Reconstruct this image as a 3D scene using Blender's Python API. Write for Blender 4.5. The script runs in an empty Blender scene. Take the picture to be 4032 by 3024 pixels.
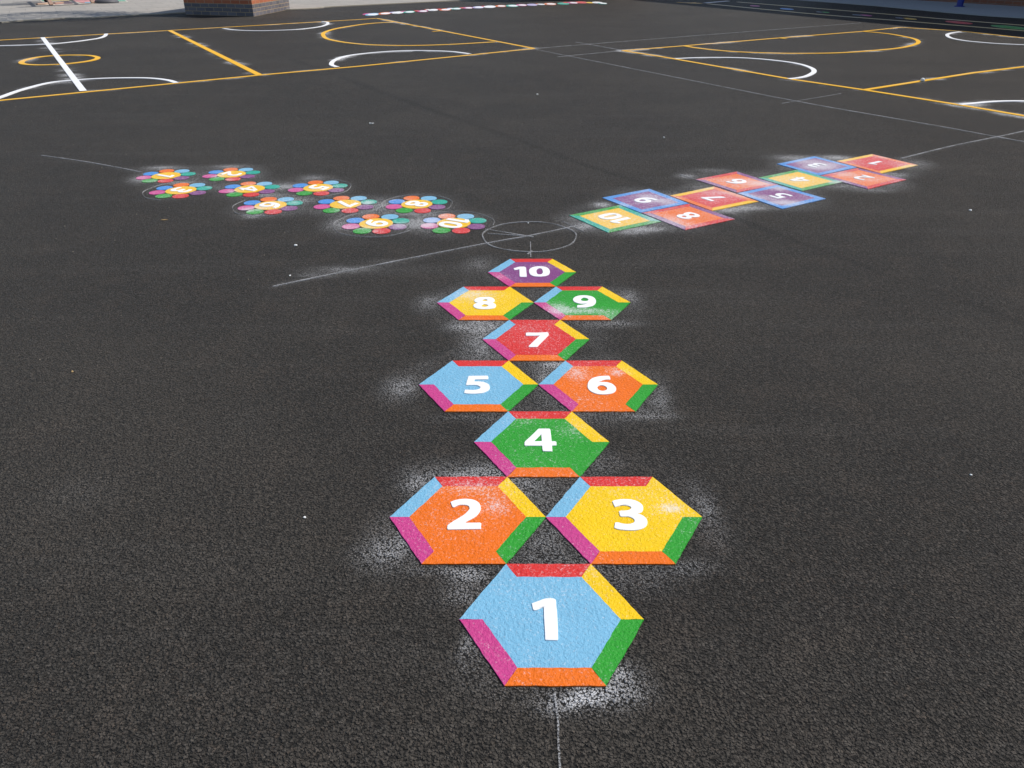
import bpy, bmesh, math, random
import numpy as np
from mathutils import Vector, Matrix
from mathutils.geometry import tessellate_polygon

# measured layout of the playground, in metres on the ground plane
CAM={"f":3026.826534274156,"loc":[-0.10146253117034416,-1.5045776212118651,1.5766944860034384],"R":[[0.9999962308587503,0.002301272501147057,-0.0014974689206498288],[0.0001817872006311097,0.4887162999033453,0.8724427460654349],[-0.0027395659704658507,0.8724397299261759,-0.4887140395206941]]}
GLYPH={"1":[[[-0.0531,0.0557,1],[-0.0351,0.0642,0],[-0.0199,0.0721,0],[-0.0114,0.0745,0],[0.0056,0.0749,0],[0.0125,0.0715,0],[0.015,0.0662,1],[0.0148,0.0422,0],[0.0156,0.015,0],[0.0147,-0.0445,0],[0.0138,-0.071,1],[0.0125,-0.0753,1],[-0.019,-0.0744,1],[-0.0204,-0.071,1],[-0.0201,-0.0422,0],[-0.0208,0.0028,0],[-0.0203,0.0397,1],[-0.0223,0.0415,1],[-0.0369,0.0322,0],[-0.0453,0.03,0],[-0.0499,0.0322,1]]],"2":[[[-0.3106,0.5064,1],[-0.2974,0.5155,0],[-0.2832,0.5207,0],[-0.2672,0.5236,0],[-0.2509,0.5226,0],[-0.2354,0.5187,0],[-0.2229,0.5097,0],[-0.2144,0.4974,0],[-0.2104,0.4809,0],[-0.2107,0.4633,0],[-0.2156,0.4483,0],[-0.2229,0.4347,0],[-0.2378,0.4189,0],[-0.2513,0.408,0],[-0.2575,0.401,1],[-0.2091,0.4018,1],[-0.205,0.3972,1],[-0.2058,0.3853,0],[-0.2045,0.3736,1],[-0.2071,0.371,1],[-0.3081,0.3682,1],[-0.3115,0.3735,1],[-0.3116,0.3888,1],[-0.2963,0.4068,0],[-0.2772,0.4256,0],[-0.2625,0.4409,0],[-0.2523,0.457,0],[-0.247,0.4683,0],[-0.247,0.4771,0],[-0.2498,0.4853,0],[-0.2573,0.4904,0],[-0.2694,0.4917,0],[-0.2813,0.4904,0],[-0.2905,0.4847,0],[-0.2966,0.4796,0],[-0.3021,0.4796,1]]],"3":[[[0.2202,0.5105,1],[0.2285,0.5159,0],[0.241,0.5196,0],[0.2575,0.5222,0],[0.2776,0.5215,0],[0.2931,0.517,0],[0.3042,0.5099,0],[0.3131,0.4989,0],[0.3172,0.4887,0],[0.3172,0.4748,0],[0.3132,0.461,0],[0.3055,0.4516,0],[0.2946,0.4473,1],[0.3063,0.4411,0],[0.3151,0.4313,0],[0.3201,0.4179,0],[0.3201,0.4047,0],[0.3165,0.3915,0],[0.3082,0.3797,0],[0.2963,0.3715,0],[0.2802,0.3662,0],[0.261,0.365,0],[0.2383,0.3668,0],[0.2234,0.3703,0],[0.2119,0.3773,1],[0.2136,0.3856,0],[0.2175,0.4022,1],[0.2265,0.4034,0],[0.2383,0.3986,0],[0.2534,0.3954,0],[0.2659,0.3969,0],[0.2759,0.4023,0],[0.2799,0.4095,0],[0.279,0.4191,0],[0.273,0.4264,0],[0.2635,0.4315,0],[0.2502,0.4319,0],[0.2401,0.4325,0],[0.2368,0.4374,1],[0.2365,0.4485,0],[0.2361,0.4584,1],[0.2429,0.4619,0],[0.254,0.4622,0],[0.2678,0.4647,0],[0.2757,0.471,0],[0.278,0.4773,0],[0.275,0.4836,0],[0.2668,0.4881,0],[0.2526,0.4897,0],[0.2394,0.4855,0],[0.2278,0.4817,0],[0.2249,0.4842,1]]],"4":[[[-0.0079,0.9526,1],[0.0325,0.9526,1],[0.0354,0.9461,1],[0.036,0.9207,0],[0.0367,0.8894,0],[0.0368,0.8662,1],[0.05,0.8662,1],[0.0542,0.8611,1],[0.0535,0.8387,1],[0.0366,0.8379,1],[0.037,0.8226,0],[0.037,0.8025,1],[0.035,0.8007,1],[0.0032,0.8022,1],[0.0012,0.8119,0],[0.0007,0.8371,1],[-0.0615,0.8375,1],[-0.0638,0.8417,1],[-0.0634,0.8599,1],[-0.0597,0.8684,1],[-0.0359,0.9068,0],[-0.0114,0.9493,1]],[[-0.0003,0.9144,1],[-0.0,0.8906,0],[0.0006,0.867,1],[-0.0286,0.866,1],[-0.0158,0.8881,0]]],"5":[[[-0.296,1.367,1],[-0.293,1.3691,1],[-0.2143,1.3712,1],[-0.2107,1.3556,0],[-0.2113,1.3415,1],[-0.216,1.3389,1],[-0.2676,1.3373,1],[-0.2696,1.3208,1],[-0.2493,1.3205,0],[-0.2323,1.317,0],[-0.2185,1.308,0],[-0.208,1.297,0],[-0.2032,1.2793,0],[-0.2024,1.2644,0],[-0.206,1.2483,0],[-0.2161,1.235,0],[-0.229,1.2244,0],[-0.2453,1.2198,0],[-0.261,1.2172,0],[-0.278,1.2172,0],[-0.2946,1.2192,0],[-0.307,1.2242,1],[-0.3056,1.239,0],[-0.3042,1.2503,1],[-0.2943,1.2503,0],[-0.2796,1.2483,0],[-0.2663,1.2483,0],[-0.2532,1.2523,0],[-0.2442,1.259,0],[-0.2419,1.2684,0],[-0.2428,1.2752,0],[-0.2477,1.2806,0],[-0.2553,1.2875,0],[-0.2682,1.2902,0],[-0.285,1.2902,0],[-0.3003,1.2888,1],[-0.3029,1.2929,1],[-0.3006,1.3191,0]]],"6":[[[0.3017,1.3696,1],[0.3054,1.3624,1],[0.3055,1.3511,0],[0.3059,1.3391,1],[0.3015,1.3363,1],[0.2893,1.3368,0],[0.2754,1.3329,0],[0.2622,1.3231,0],[0.2519,1.3148,0],[0.246,1.3086,1],[0.2566,1.3141,0],[0.2703,1.3162,0],[0.287,1.3141,0],[0.2998,1.3078,0],[0.309,1.2996,0],[0.3161,1.2859,0],[0.3199,1.2723,0],[0.3202,1.2575,0],[0.3165,1.2428,0],[0.3076,1.2282,0],[0.2933,1.2177,0],[0.2763,1.2131,0],[0.2598,1.2118,0],[0.2436,1.2137,0],[0.231,1.2197,0],[0.2158,1.2335,0],[0.2073,1.2495,0],[0.2035,1.2683,0],[0.2047,1.29,0],[0.2083,1.3093,0],[0.2146,1.3273,0],[0.224,1.3427,0],[0.2366,1.354,0],[0.251,1.3618,0],[0.2651,1.3667,0],[0.279,1.3689,0]],[[0.2434,1.271,0],[0.2487,1.2812,0],[0.2572,1.2859,0],[0.2673,1.2859,0],[0.2754,1.2805,0],[0.2811,1.271,0],[0.2828,1.2615,0],[0.2796,1.2508,0],[0.273,1.2441,0],[0.2627,1.2408,0],[0.2531,1.2441,0],[0.2461,1.2535,0]]],"7":[[[-0.0461,1.7915,1],[-0.0434,1.7954,1],[-0.0344,1.798,0],[0.0076,1.797,0],[0.0557,1.8014,1],[0.0597,1.797,1],[0.0617,1.779,0],[0.0594,1.7652,1],[0.0539,1.7543,0],[0.0348,1.7139,0],[0.0179,1.6781,0],[0.0055,1.6495,1],[0.0001,1.6449,1],[-0.0322,1.6443,1],[-0.0356,1.6501,1],[-0.0325,1.6599,1],[-0.0125,1.7019,0],[0.0061,1.7394,0],[0.0192,1.7653,1],[0.0008,1.7639,0],[-0.0438,1.764,1],[-0.0462,1.7681,1]]],"8":[[[-0.254,2.2318,0],[-0.2322,2.2299,0],[-0.2176,2.2226,0],[-0.2072,2.2088,0],[-0.2025,2.1923,0],[-0.2036,2.1742,0],[-0.209,2.1635,0],[-0.2146,2.1595,1],[-0.2015,2.1456,0],[-0.1955,2.1314,0],[-0.1941,2.1138,0],[-0.197,2.098,0],[-0.2058,2.0859,0],[-0.221,2.0781,0],[-0.2418,2.0747,0],[-0.2627,2.0747,0],[-0.2803,2.0773,0],[-0.2946,2.0851,0],[-0.305,2.0981,0],[-0.3099,2.1139,0],[-0.3092,2.1297,0],[-0.3021,2.1439,0],[-0.2883,2.1546,1],[-0.3,2.1618,0],[-0.3062,2.1726,0],[-0.3085,2.1852,0],[-0.306,2.1998,0],[-0.298,2.2144,0],[-0.2862,2.2245,0],[-0.2719,2.23,0]],[[-0.2682,2.187,0],[-0.2628,2.197,0],[-0.2544,2.2015,0],[-0.2457,2.1988,0],[-0.2401,2.1906,0],[-0.2416,2.1815,0],[-0.2485,2.1752,0],[-0.2593,2.1765,0]],[[-0.2698,2.1138,0],[-0.266,2.1262,0],[-0.2579,2.1359,0],[-0.2487,2.1359,0],[-0.2393,2.1288,0],[-0.234,2.1191,0],[-0.2366,2.1103,0],[-0.2441,2.1042,0],[-0.2532,2.1033,0],[-0.2639,2.1068,0]]],"9":[[[0.2632,2.2539,0],[0.2811,2.251,0],[0.2986,2.2436,0],[0.3119,2.2306,0],[0.3196,2.2122,0],[0.3226,2.1903,0],[0.3218,2.1704,0],[0.3184,2.1525,0],[0.3102,2.1329,0],[0.298,2.1153,0],[0.2831,2.1048,0],[0.2649,2.097,0],[0.2471,2.0935,0],[0.2331,2.0936,0],[0.2197,2.0918,1],[0.2183,2.0979,1],[0.2196,2.1102,0],[0.2212,2.1233,1],[0.2354,2.1251,0],[0.2499,2.1295,0],[0.2646,2.1374,0],[0.2792,2.1507,1],[0.2652,2.1445,0],[0.2509,2.1419,0],[0.2368,2.1437,0],[0.2246,2.1508,0],[0.2133,2.1616,0],[0.2064,2.176,0],[0.2042,2.1959,0],[0.2092,2.216,0],[0.2182,2.2326,0],[0.2298,2.2437,0],[0.2449,2.2511,0]],[[0.245,2.1958,0],[0.2489,2.2086,0],[0.2568,2.2187,0],[0.2656,2.22,0],[0.2753,2.2159,0],[0.2823,2.2049,0],[0.285,2.194,0],[0.2814,2.1849,0],[0.2729,2.1777,0],[0.2621,2.1768,0],[0.2524,2.1795,0],[0.2472,2.1868,0]]],"10a":[[[-0.1048,2.6526,1],[-0.0886,2.6635,0],[-0.0717,2.676,0],[-0.0437,2.6776,1],[-0.0348,2.6697,1],[-0.0329,2.6462,0],[-0.0324,2.6031,0],[-0.0314,2.5546,0],[-0.0316,2.5189,1],[-0.0661,2.519,1],[-0.071,2.5279,1],[-0.0713,2.5728,0],[-0.072,2.637,1],[-0.0853,2.6293,0],[-0.0965,2.6247,1],[-0.1009,2.6293,1]]],"10b":[[[0.0439,2.6831,0],[0.0685,2.6789,0],[0.086,2.6663,0],[0.0972,2.6398,0],[0.1009,2.6059,0],[0.0979,2.5725,0],[0.0893,2.5485,0],[0.069,2.5306,0],[0.047,2.5232,0],[0.0252,2.5242,0],[0.0069,2.5307,0],[-0.008,2.5486,0],[-0.0152,2.5757,0],[-0.0174,2.6092,0],[-0.0129,2.64,0],[-0.0002,2.6634,0],[0.0214,2.679,0]],[[0.0253,2.6122,0],[0.0274,2.6306,0],[0.0339,2.6446,0],[0.0441,2.6499,0],[0.054,2.6445,0],[0.0589,2.6244,0],[0.0608,2.5968,0],[0.0584,2.5756,0],[0.0514,2.5605,0],[0.0425,2.5551,0],[0.0327,2.559,0],[0.0266,2.5756,0],[0.0254,2.5938,0]]]}
SQ={"10":[[0.2788,3.6814],[0.6556,3.9234],[0.8869,3.5367],[0.5072,3.3042]],"9":[[0.55,4.1154],[0.9329,4.3597],[1.1574,3.9682],[0.7791,3.7401]],"8":[[0.7862,3.7358],[1.1655,3.9589],[1.3957,3.5906],[1.0126,3.3578]],"7":[[1.0571,4.168],[1.4428,4.4243],[1.6735,4.016],[1.2844,3.7824]],"6":[[1.3438,4.6358],[1.7378,4.887],[1.955,4.4761],[1.5734,4.252]],"5":[[1.5756,4.2335],[1.9434,4.4734],[2.1839,4.0833],[1.7883,3.8292]],"4":[[1.856,4.6865],[2.252,4.9454],[2.4848,4.5567],[2.0796,4.2957]],"3":[[2.1451,5.1499],[2.5609,5.4339],[2.7811,5.0312],[2.3639,4.7546]],"2":[[2.3734,4.7457],[2.7777,5.0028],[3.0156,4.6251],[2.5988,4.3459]],"1":[[2.6852,5.244],[3.1027,5.51],[3.3253,5.0996],[2.8943,4.8209]]}
FLW={"1":[-2.9318,4.7723],"2":[-2.4147,4.8206],"3":[-2.6439,4.3302],"4":[-2.1303,4.3676],"5":[-1.6119,4.3996],"6":[-1.8476,3.9266],"7":[-1.3152,3.9544],"8":[-0.8016,3.953],"9":[-1.0235,3.4987],"10":[-0.5044,3.5057]}
LN={"L_near":[[-7.581,7.4776],[-6.4513,8.4763],[-4.8144,9.9092],[-3.8801,10.7221],[-2.6349,11.6885],[0.2788,14.3252]],"L_far":[[-12.4897,14.6014],[-10.9054,16.0972],[-8.248,18.368],[-4.4311,21.67],[-3.9341,22.1771]],"L_side":[[-3.9341,22.1771],[0.2788,14.3252]],"L_white":[[-10.2857,16.6171],[-5.7573,9.1704]],"L_div":[[-8.2238,18.3676],[-3.8953,10.7222]],"L_arc1":[[-6.5733,8.3656],[-6.5749,8.6877],[-6.6469,9.2847],[-6.6211,9.9245],[-6.4309,10.1687],[-6.0636,10.3693],[-5.5937,10.4171],[-5.3071,10.3497],[-5.0233,10.1565],[-4.8144,9.9092]],"L_arc2":[[-10.5354,14.9493],[-10.2322,14.9453],[-9.4812,15.2012],[-9.1701,15.6757],[-9.0394,16.152],[-9.003,16.5071],[-9.0993,16.9489],[-9.3161,17.5012]],"L_arc3":[[-7.12,18.8745],[-6.6708,18.4243],[-6.1181,18.2312],[-5.5861,18.3584],[-5.1746,18.6992],[-4.8951,19.3503],[-4.8729,20.0878],[-4.9981,20.7091],[-5.2045,21.0137]],"L_arc4":[[-2.9031,11.5878],[-3.0297,11.8104],[-3.0936,12.0394],[-3.1357,12.4488],[-3.0992,12.9185],[-2.9474,13.2991],[-2.5786,13.6966],[-2.1662,13.9213],[-1.7209,13.9371],[-1.2626,13.7842],[-0.8906,13.3932]],"L_D":[[-3.2609,20.8729],[-3.8135,20.353],[-4.1664,19.5652],[-4.405,18.6863],[-4.4493,17.8721],[-4.3586,17.2382],[-4.097,16.3565],[-3.7386,15.756],[-3.3388,15.3159],[-2.9464,15.0405],[-2.3834,14.8891],[-1.8193,14.9293],[-1.2048,15.1632],[-0.5074,15.5656]],"L_tick":[[-1.993,17.9836],[-1.7842,18.1603]],"R_up":[[1.9111,13.9347],[2.6926,14.4516],[3.1946,14.7681],[5.514,16.3275],[7.8993,17.8695],[9.243,18.9567]],"R_side":[[9.243,18.9567],[10.1788,17.8984],[10.6668,16.2517],[11.2693,14.2516]],"R_low":[[1.9111,13.9347],[2.4526,13.0053],[3.3675,11.1924],[3.8498,10.2298],[4.5066,9.2224],[5.1765,8.069],[5.5333,7.366],[6.0634,6.2703]],"R_D":[[3.1946,14.7681],[3.4378,14.2628],[3.9259,13.7416],[4.6025,13.4878],[5.1805,13.4407],[5.8023,13.534],[6.5462,13.8984],[7.1772,14.304],[7.693,14.8504],[8.0423,15.3857],[8.2604,16.0117],[8.2946,16.6282],[8.2474,17.1839],[8.1082,17.5425],[7.8993,17.8695]],"R_tick":[[5.514,16.3275],[5.6204,16.1318]],"R_arc1":[[2.6484,12.6699],[3.1291,12.8108],[3.6918,12.8044],[4.0641,12.618],[4.3766,12.2631],[4.5286,11.8936],[4.5491,11.4296],[4.4532,11.0075],[4.2301,10.5927],[4.0303,10.3566],[3.8259,10.23]],"R_arc2":[[10.0572,17.7041],[9.7,17.3909],[9.3655,16.9062],[9.1191,16.2188],[9.1218,15.6795],[9.2762,15.3434],[9.4698,15.0922],[9.868,14.8691],[10.4191,14.8141]],"R_div":[[4.5056,9.2181],[5.6692,10.0507],[6.7746,10.8436],[7.9537,11.5555],[10.4843,13.103]],"R_arc3":[[5.1765,8.069],[5.3778,8.1557],[5.6316,8.2616],[5.8585,8.3147],[6.0804,8.3131],[6.4082,8.2562]],"T_up":[[8.1362,30.1157],[9.8884,25.9832],[10.9161,23.4397],[11.7476,21.2621],[12.5429,19.4991],[13.6329,16.9005]],"T_low":[[6.8069,29.0063],[7.5375,26.9217],[8.402,24.5572],[9.0806,23.0049],[10.2454,20.8496],[11.654,17.9605],[12.7641,15.6804]],"Tw":[[6.7845,29.4882],[7.969,30.8132]],"Ty":[[5.8775,29.9426],[6.6238,29.2501]],"c_long":[[-1.4098,2.3884],[-0.875,2.7296],[-0.2927,3.0859],[0.0032,3.2476],[0.3598,3.4788]],"c_rad1":[[-0.2896,3.3779],[0.0226,3.2174]],"c_rad2":[[-0.2752,3.2891],[-0.0175,3.2376]],"c_down":[[0.0009,3.1238],[-0.0023,2.839]],"c_tick":[[-0.021,2.8963],[0.0076,2.9547]],"c_cross":[[0.2251,3.5514],[0.2785,3.4517],[0.3525,3.3239]],"c_left":[[-4.3387,5.502],[-3.7881,5.2406],[-3.1944,4.9014]],"c_near":[[-0.0027,-0.2394],[0.0012,-0.3057],[-0.0002,-0.3739],[0.0002,-0.4546]],"c_g":[[0.2944,14.1705],[2.3529,10.2176],[3.3621,8.2957],[4.3221,6.7803],[4.6263,6.2478],[4.8471,5.8983]],"c_h":[[0.2981,14.325],[3.6149,16.6986],[8.8269,20.3173]],"c_i":[[1.1583,15.5322],[1.9164,13.9772]],"c_j":[[0.6574,12.9618],[1.845,13.893]],"c_k":[[3.1115,8.1892],[4.0942,8.9276]],"c_sq":[[3.2958,5.3524],[3.9695,5.8371],[4.6276,6.2537],[5.3348,6.7147]],"c_m":[[1.2552,4.793],[1.3448,4.6358]],"seam":[[-3.8891,12.6346],[-3.0254,11.255],[-1.795,9.0138],[-0.952,7.6088],[-0.1267,6.254],[0.4146,5.2699],[0.9655,4.4346],[1.2938,3.8561],[1.5587,3.3211],[1.7782,2.9468],[1.9968,2.5283],[2.2375,2.1842],[2.3804,1.9086],[2.5308,1.6334]],"L_circ":[[-8.3084,12.2628],[-8.4352,12.6132],[-8.4367,13.0168],[-8.2659,13.2442],[-7.9596,13.3186],[-7.6617,13.2566],[-7.4246,13.043],[-7.3002,12.8179],[-7.2671,12.5292],[-7.3458,12.2525],[-7.5222,12.0197],[-7.8126,11.9245],[-8.109,12.0259]]}
CIR={"chalk":[-0.0037,3.2372,0.2991],"yel":[-7.8589,12.6305,0.6448]}
SPOT=[["red",11.3949,20.4274,0.227],["green",11.871,18.9405,0.279],["amber",10.7118,21.7413,0.137],["bluegrey",10.5668,21.9804,0.097],["pink",10.0516,23.0778,0.131],["bluegrey",9.8767,23.2493,0.11],["green",9.3456,24.4199,0.107],["bluegrey",9.2325,24.5384,0.092],["blue",8.6814,26.0122,0.178],["pink",8.1165,27.7139,0.146]]
SNAKE=[["magenta",-4.49,23.937,0.122],["pale",-4.307,23.769,0.193],["orange",-4.001,24.205,0.181],["lilac",-3.822,24.6,0.109],["white",-3.654,24.539,0.168],["magenta",-3.538,25.005,0.087],["teal",-3.338,24.823,0.169],["red",-3.167,25.299,0.08],["pink",-2.958,25.172,0.155],["orange",-2.901,25.916,0.074],["white",-2.683,25.721,0.15],["red",-2.525,26.099,0.074],["orange",-2.317,25.966,0.188],["lilac",-2.195,26.484,0.104],["teal",-1.995,26.413,0.166],["red",-1.823,26.811,0.089],["pink",-1.625,26.806,0.152],["lilac",-1.3,27.1,0.187],["red",-1.144,27.632,0.074],["white",-0.922,27.413,0.202],["orange",-0.562,27.762,0.183],["teal",-0.167,27.897,0.214],["pink",0.155,28.289,0.186],["lilac",0.53,28.475,0.187],["orange",0.756,28.932,0.099],["white",0.855,28.774,0.13],["orange",1.183,28.999,0.217],["teal",1.666,29.224,0.209],["red",1.8,29.872,0.107],["pink",2.034,29.7,0.185],["red",2.367,29.939,0.205],["amber",2.655,29.765,0.125],["white",2.94,29.791,0.185],["teal",3.068,29.266,0.159]]
PT={"pC":[-7.5889,22.9438],"pL":[-9.8783,23.8347],"pR":[-7.3824,26.2154],"legA":[-16.1917,28.2335],"legB":[-15.3163,29.4399],"bA":[-17.4668,30.3182],"bB":[-16.6328,31.6991],"dome":[-14.9737,29.7533],"rail0":[-16.8768,28.5497],"rail1":[-16.4173,29.4692],"post":[14.5957,26.7461]}
PAVL=[[-15.0959,18.1756],[-13.5956,20.7002],[-13.3567,21.3363],[-12.9356,21.7445],[-12.7071,22.2667],[-12.0026,22.3878],[-11.5237,23.0767],[-11.0558,23.537],[-10.6034,23.9049],[-10.1088,24.4528],[-7.3034,25.9181],[-6.5316,26.7909],[-6.3086,27.3361],[-3.8724,29.6645],[-1.7307,31.4516],[-1.0434,32.3684]]
PAVR=[[10.5018,31.8345],[11.5018,29.1981],[12.1813,27.2236],[12.6649,24.9932],[12.9018,23.9433],[13.3116,22.6603],[13.8561,21.7721],[14.9244,18.714]]
MAT=[[-19.529,33.5177],[-17.9579,30.845],[-16.806,28.8523],[-16.2276,28.2345],[-15.6732,28.8997],[-15.1662,29.3562],[-14.479,30.4049],[-15.7928,33.0049]]
MATP={"green":[[-19.3342,33.3104],[-17.9092,30.8436],[-17.6405,30.6633],[-19.0404,33.3015]],"yellow":[[-19.0195,33.3009],[-17.7141,30.8382],[-16.9888,31.3471],[-17.9297,33.2679]],"pink":[[-17.9088,33.2673],[-17.0383,31.3485],[-16.4494,30.4593],[-15.6706,29.4493],[-15.3004,29.6],[-16.7059,33.0323]],"blue":[[-15.9653,30.1096],[-15.5989,29.4155],[-15.2442,29.5985],[-15.6796,30.4381]],"pink2":[[-17.0023,29.9722],[-16.2419,28.5333],[-16.2529,29.1483],[-16.7754,30.1317]],"green2":[[-16.1996,32.8207],[-15.0261,30.42],[-14.6335,30.6484],[-15.7664,32.8078]],"plum":[[-17.2071,30.824],[-16.046,28.8325],[-15.8832,29.1385],[-17.0045,30.9929]]}
BLOB=[[-0.4958,0.2704,0.084,0.058,0.42],[-0.4345,0.3339,0.039,0.048,0.25],[-0.2378,0.1759,0.044,0.023,0.7],[-0.2479,0.0967,0.043,0.04,0.35],[-0.2444,0.6287,0.148,0.105,0.5],[-0.435,0.6214,0.052,0.066,0.4],[-0.2206,-0.0858,0.023,0.043,0.45],[0.1,-0.2393,0.099,0.025,0.62],[0.1621,-0.1864,0.044,0.039,0.55],[0.0054,-0.2755,0.055,0.025,0.45],[-0.561,1.2821,0.085,0.111,0.5],[-0.4737,1.4743,0.067,0.073,0.2],[-0.5355,2.1842,0.079,0.102,0.5],[0.5067,2.2437,0.053,0.087,0.4],[-0.2508,1.7824,0.084,0.158,0.4],[0.0835,1.4859,0.067,0.034,0.6],[0.0343,1.3586,0.043,0.068,0.4],[0.4932,1.1978,0.041,0.127,0.3],[0.5236,0.4839,0.041,0.095,0.3],[0.418,0.205,0.067,0.024,0.35],[0.3887,1.9105,0.136,0.042,0.4],[-0.2175,1.8818,0.111,0.053,0.3],[-0.3766,1.8675,0.074,0.053,0.3],[0.4292,1.0505,0.119,0.026,0.3],[0.1222,1.0505,0.059,0.038,0.2],[-0.304,1.0506,0.119,0.03,0.25],[-0.3281,0.1938,0.082,0.021,0.3],[-0.3145,2.737,0.089,0.129,0.25],[-0.7329,2.6552,0.582,0.168,0.15],[-1.9041,3.6834,0.061,0.053,0.9],[-0.7547,3.5091,0.102,0.125,0.75],[-1.0558,3.9256,0.1,0.13,0.6],[-1.8932,4.4441,0.118,0.075,0.6],[-3.0752,5.0567,0.172,0.071,0.6],[-3.0878,4.6793,0.082,0.113,0.4],[-2.7566,4.5606,0.141,0.062,0.5],[-2.5298,5.099,0.152,0.063,0.5],[-1.7283,4.7144,0.123,0.098,0.4],[-1.9549,4.2072,0.153,0.056,0.5],[-1.2824,3.5104,0.102,0.171,0.3],[-0.8863,3.74,0.212,0.06,0.35],[-1.6708,4.0572,0.112,0.067,0.4],[-0.4236,3.6795,0.14,0.071,0.3],[0.5298,3.9466,0.064,0.058,0.9],[0.7558,3.3807,0.124,0.043,0.9],[0.3614,3.4352,0.067,0.077,0.7],[0.6479,3.318,0.098,0.052,0.4],[2.7602,5.4028,0.134,0.088,0.8],[1.5632,3.8553,0.161,0.05,0.5],[1.2901,4.7601,0.082,0.082,0.6],[1.5387,4.9517,0.169,0.069,0.4],[2.3127,5.4047,0.201,0.098,0.45],[3.3889,5.2113,0.131,0.15,0.35],[2.6516,4.3196,0.173,0.072,0.35],[3.0047,4.7784,0.123,0.083,0.4],[1.369,3.7943,0.142,0.049,0.4],[1.0711,4.1158,0.075,0.054,0.4],[0.2895,3.6195,0.104,0.094,0.35],[1.3291,4.1832,0.113,0.055,0.2],[2.4028,4.4298,0.235,0.06,0.3],[-1.1113,2.6559,0.16,0.049,0.3],[-1.2359,2.5644,0.114,0.039,0.3],[-1.3523,2.4611,0.07,0.023,0.2],[-0.8859,2.8016,0.15,0.039,0.15],[-1.5641,0.5504,0.221,0.191,0.1],[-1.1614,1.0319,0.168,0.218,0.09],[-1.4149,0.1057,0.144,0.082,0.04],[0.0618,-0.2539,0.037,0.01,0.6]]
TBLOB=[[-0.163,0.4836,0.058,0.061,0.6],[-0.2513,0.5928,0.129,0.058,0.45],[-0.2807,0.3821,0.16,0.101,0.15],[0.4066,0.4773,0.045,0.029,0.8],[0.115,0.941,0.058,0.072,0.4],[-0.0763,1.0132,0.088,0.056,0.3],[-0.2568,1.3476,0.065,0.091,0.25],[-0.3577,1.2501,0.084,0.109,0.3],[0.1654,1.3811,0.065,0.093,0.75],[0.3418,1.4038,0.055,0.046,0.75],[0.1842,1.2082,0.145,0.106,0.3],[0.0002,1.7275,0.166,0.198,0.45],[-0.0699,1.8672,0.098,0.058,0.3],[-0.282,2.2792,0.161,0.089,0.5],[-0.2638,2.1442,0.157,0.205,0.2],[0.2907,2.0631,0.154,0.051,0.95],[0.1248,2.0792,0.077,0.097,0.6],[0.3737,2.0008,0.076,0.062,0.5],[0.0825,2.6865,0.117,0.05,0.75],[-0.1852,2.5163,0.078,0.07,0.7],[0.212,2.6537,0.073,0.049,0.5],[-0.0515,2.4592,0.126,0.076,0.35],[-0.1484,0.1368,0.044,0.062,0.15],[0.1254,0.1888,0.03,0.021,0.35],[-0.1835,-0.1025,0.04,0.069,0.12],[1.0289,3.9837,0.092,0.092,0.75],[0.9479,4.0494,0.13,0.067,0.7],[0.9078,4.1502,0.113,0.069,0.5],[1.0898,4.1157,0.093,0.082,0.5],[0.5553,3.6769,0.175,0.12,0.35],[0.6725,3.9207,0.073,0.064,0.6],[0.8346,3.6762,0.07,0.181,0.5],[1.1358,3.4496,0.151,0.077,0.5],[0.971,3.5608,0.103,0.115,0.4],[1.4779,4.2523,0.153,0.071,0.5],[1.6125,4.1823,0.113,0.084,0.6],[1.3755,4.3963,0.195,0.104,0.45],[1.667,4.6229,0.202,0.095,0.5],[1.8361,4.5067,0.119,0.077,0.5],[1.835,3.9814,0.147,0.079,0.65],[1.7256,4.1138,0.112,0.068,0.5],[1.9301,4.358,0.078,0.073,0.7],[2.4543,5.035,0.149,0.089,0.8],[2.4289,5.2152,0.175,0.112,0.5],[2.5497,5.1236,0.151,0.091,0.5],[2.1304,4.6213,0.201,0.144,0.25],[2.5932,4.7799,0.123,0.1,0.55],[2.4442,4.5427,0.08,0.062,0.7],[2.7141,4.6192,0.181,0.111,0.3],[3.0837,5.2125,0.262,0.189,0.2],[3.2074,5.4009,0.112,0.078,0.45],[-3.1048,4.7194,0.082,0.082,0.5],[-2.9736,4.6001,0.081,0.047,0.4],[-2.952,4.8003,0.062,0.05,0.3],[-2.5016,4.7577,0.062,0.082,0.5],[-2.38,4.6372,0.061,0.048,0.4],[-2.2634,4.621,0.04,0.047,0.6],[-2.1426,4.5203,0.12,0.077,0.6],[-2.2319,4.2995,0.058,0.058,0.6],[-2.4364,4.446,0.079,0.075,0.4],[-1.5908,4.3695,0.098,0.059,0.5],[-1.5281,4.4429,0.079,0.038,0.5],[-1.9845,3.8035,0.072,0.062,0.8],[-1.9129,3.8651,0.09,0.076,0.5],[-1.8012,4.0576,0.112,0.067,0.3],[-1.6825,3.9917,0.055,0.052,0.6],[-1.3407,3.8017,0.071,0.062,0.3],[-1.1575,3.9901,0.055,0.066,0.7],[-1.0103,4.1221,0.094,0.096,0.6],[-0.8894,4.0549,0.056,0.067,0.4],[-1.2271,3.4014,0.1,0.109,0.5],[-1.0767,3.401,0.1,0.054,0.5],[-0.9975,3.3217,0.082,0.053,0.6],[-0.8666,3.4545,0.067,0.111,0.5],[-0.6578,3.5649,0.086,0.115,0.7],[-0.6812,3.454,0.067,0.055,0.6],[-0.5811,3.6799,0.07,0.059,0.5],[-0.5072,3.6216,0.052,0.035,0.3],[-1.1239,3.6813,0.088,0.059,0.4]]
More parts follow.
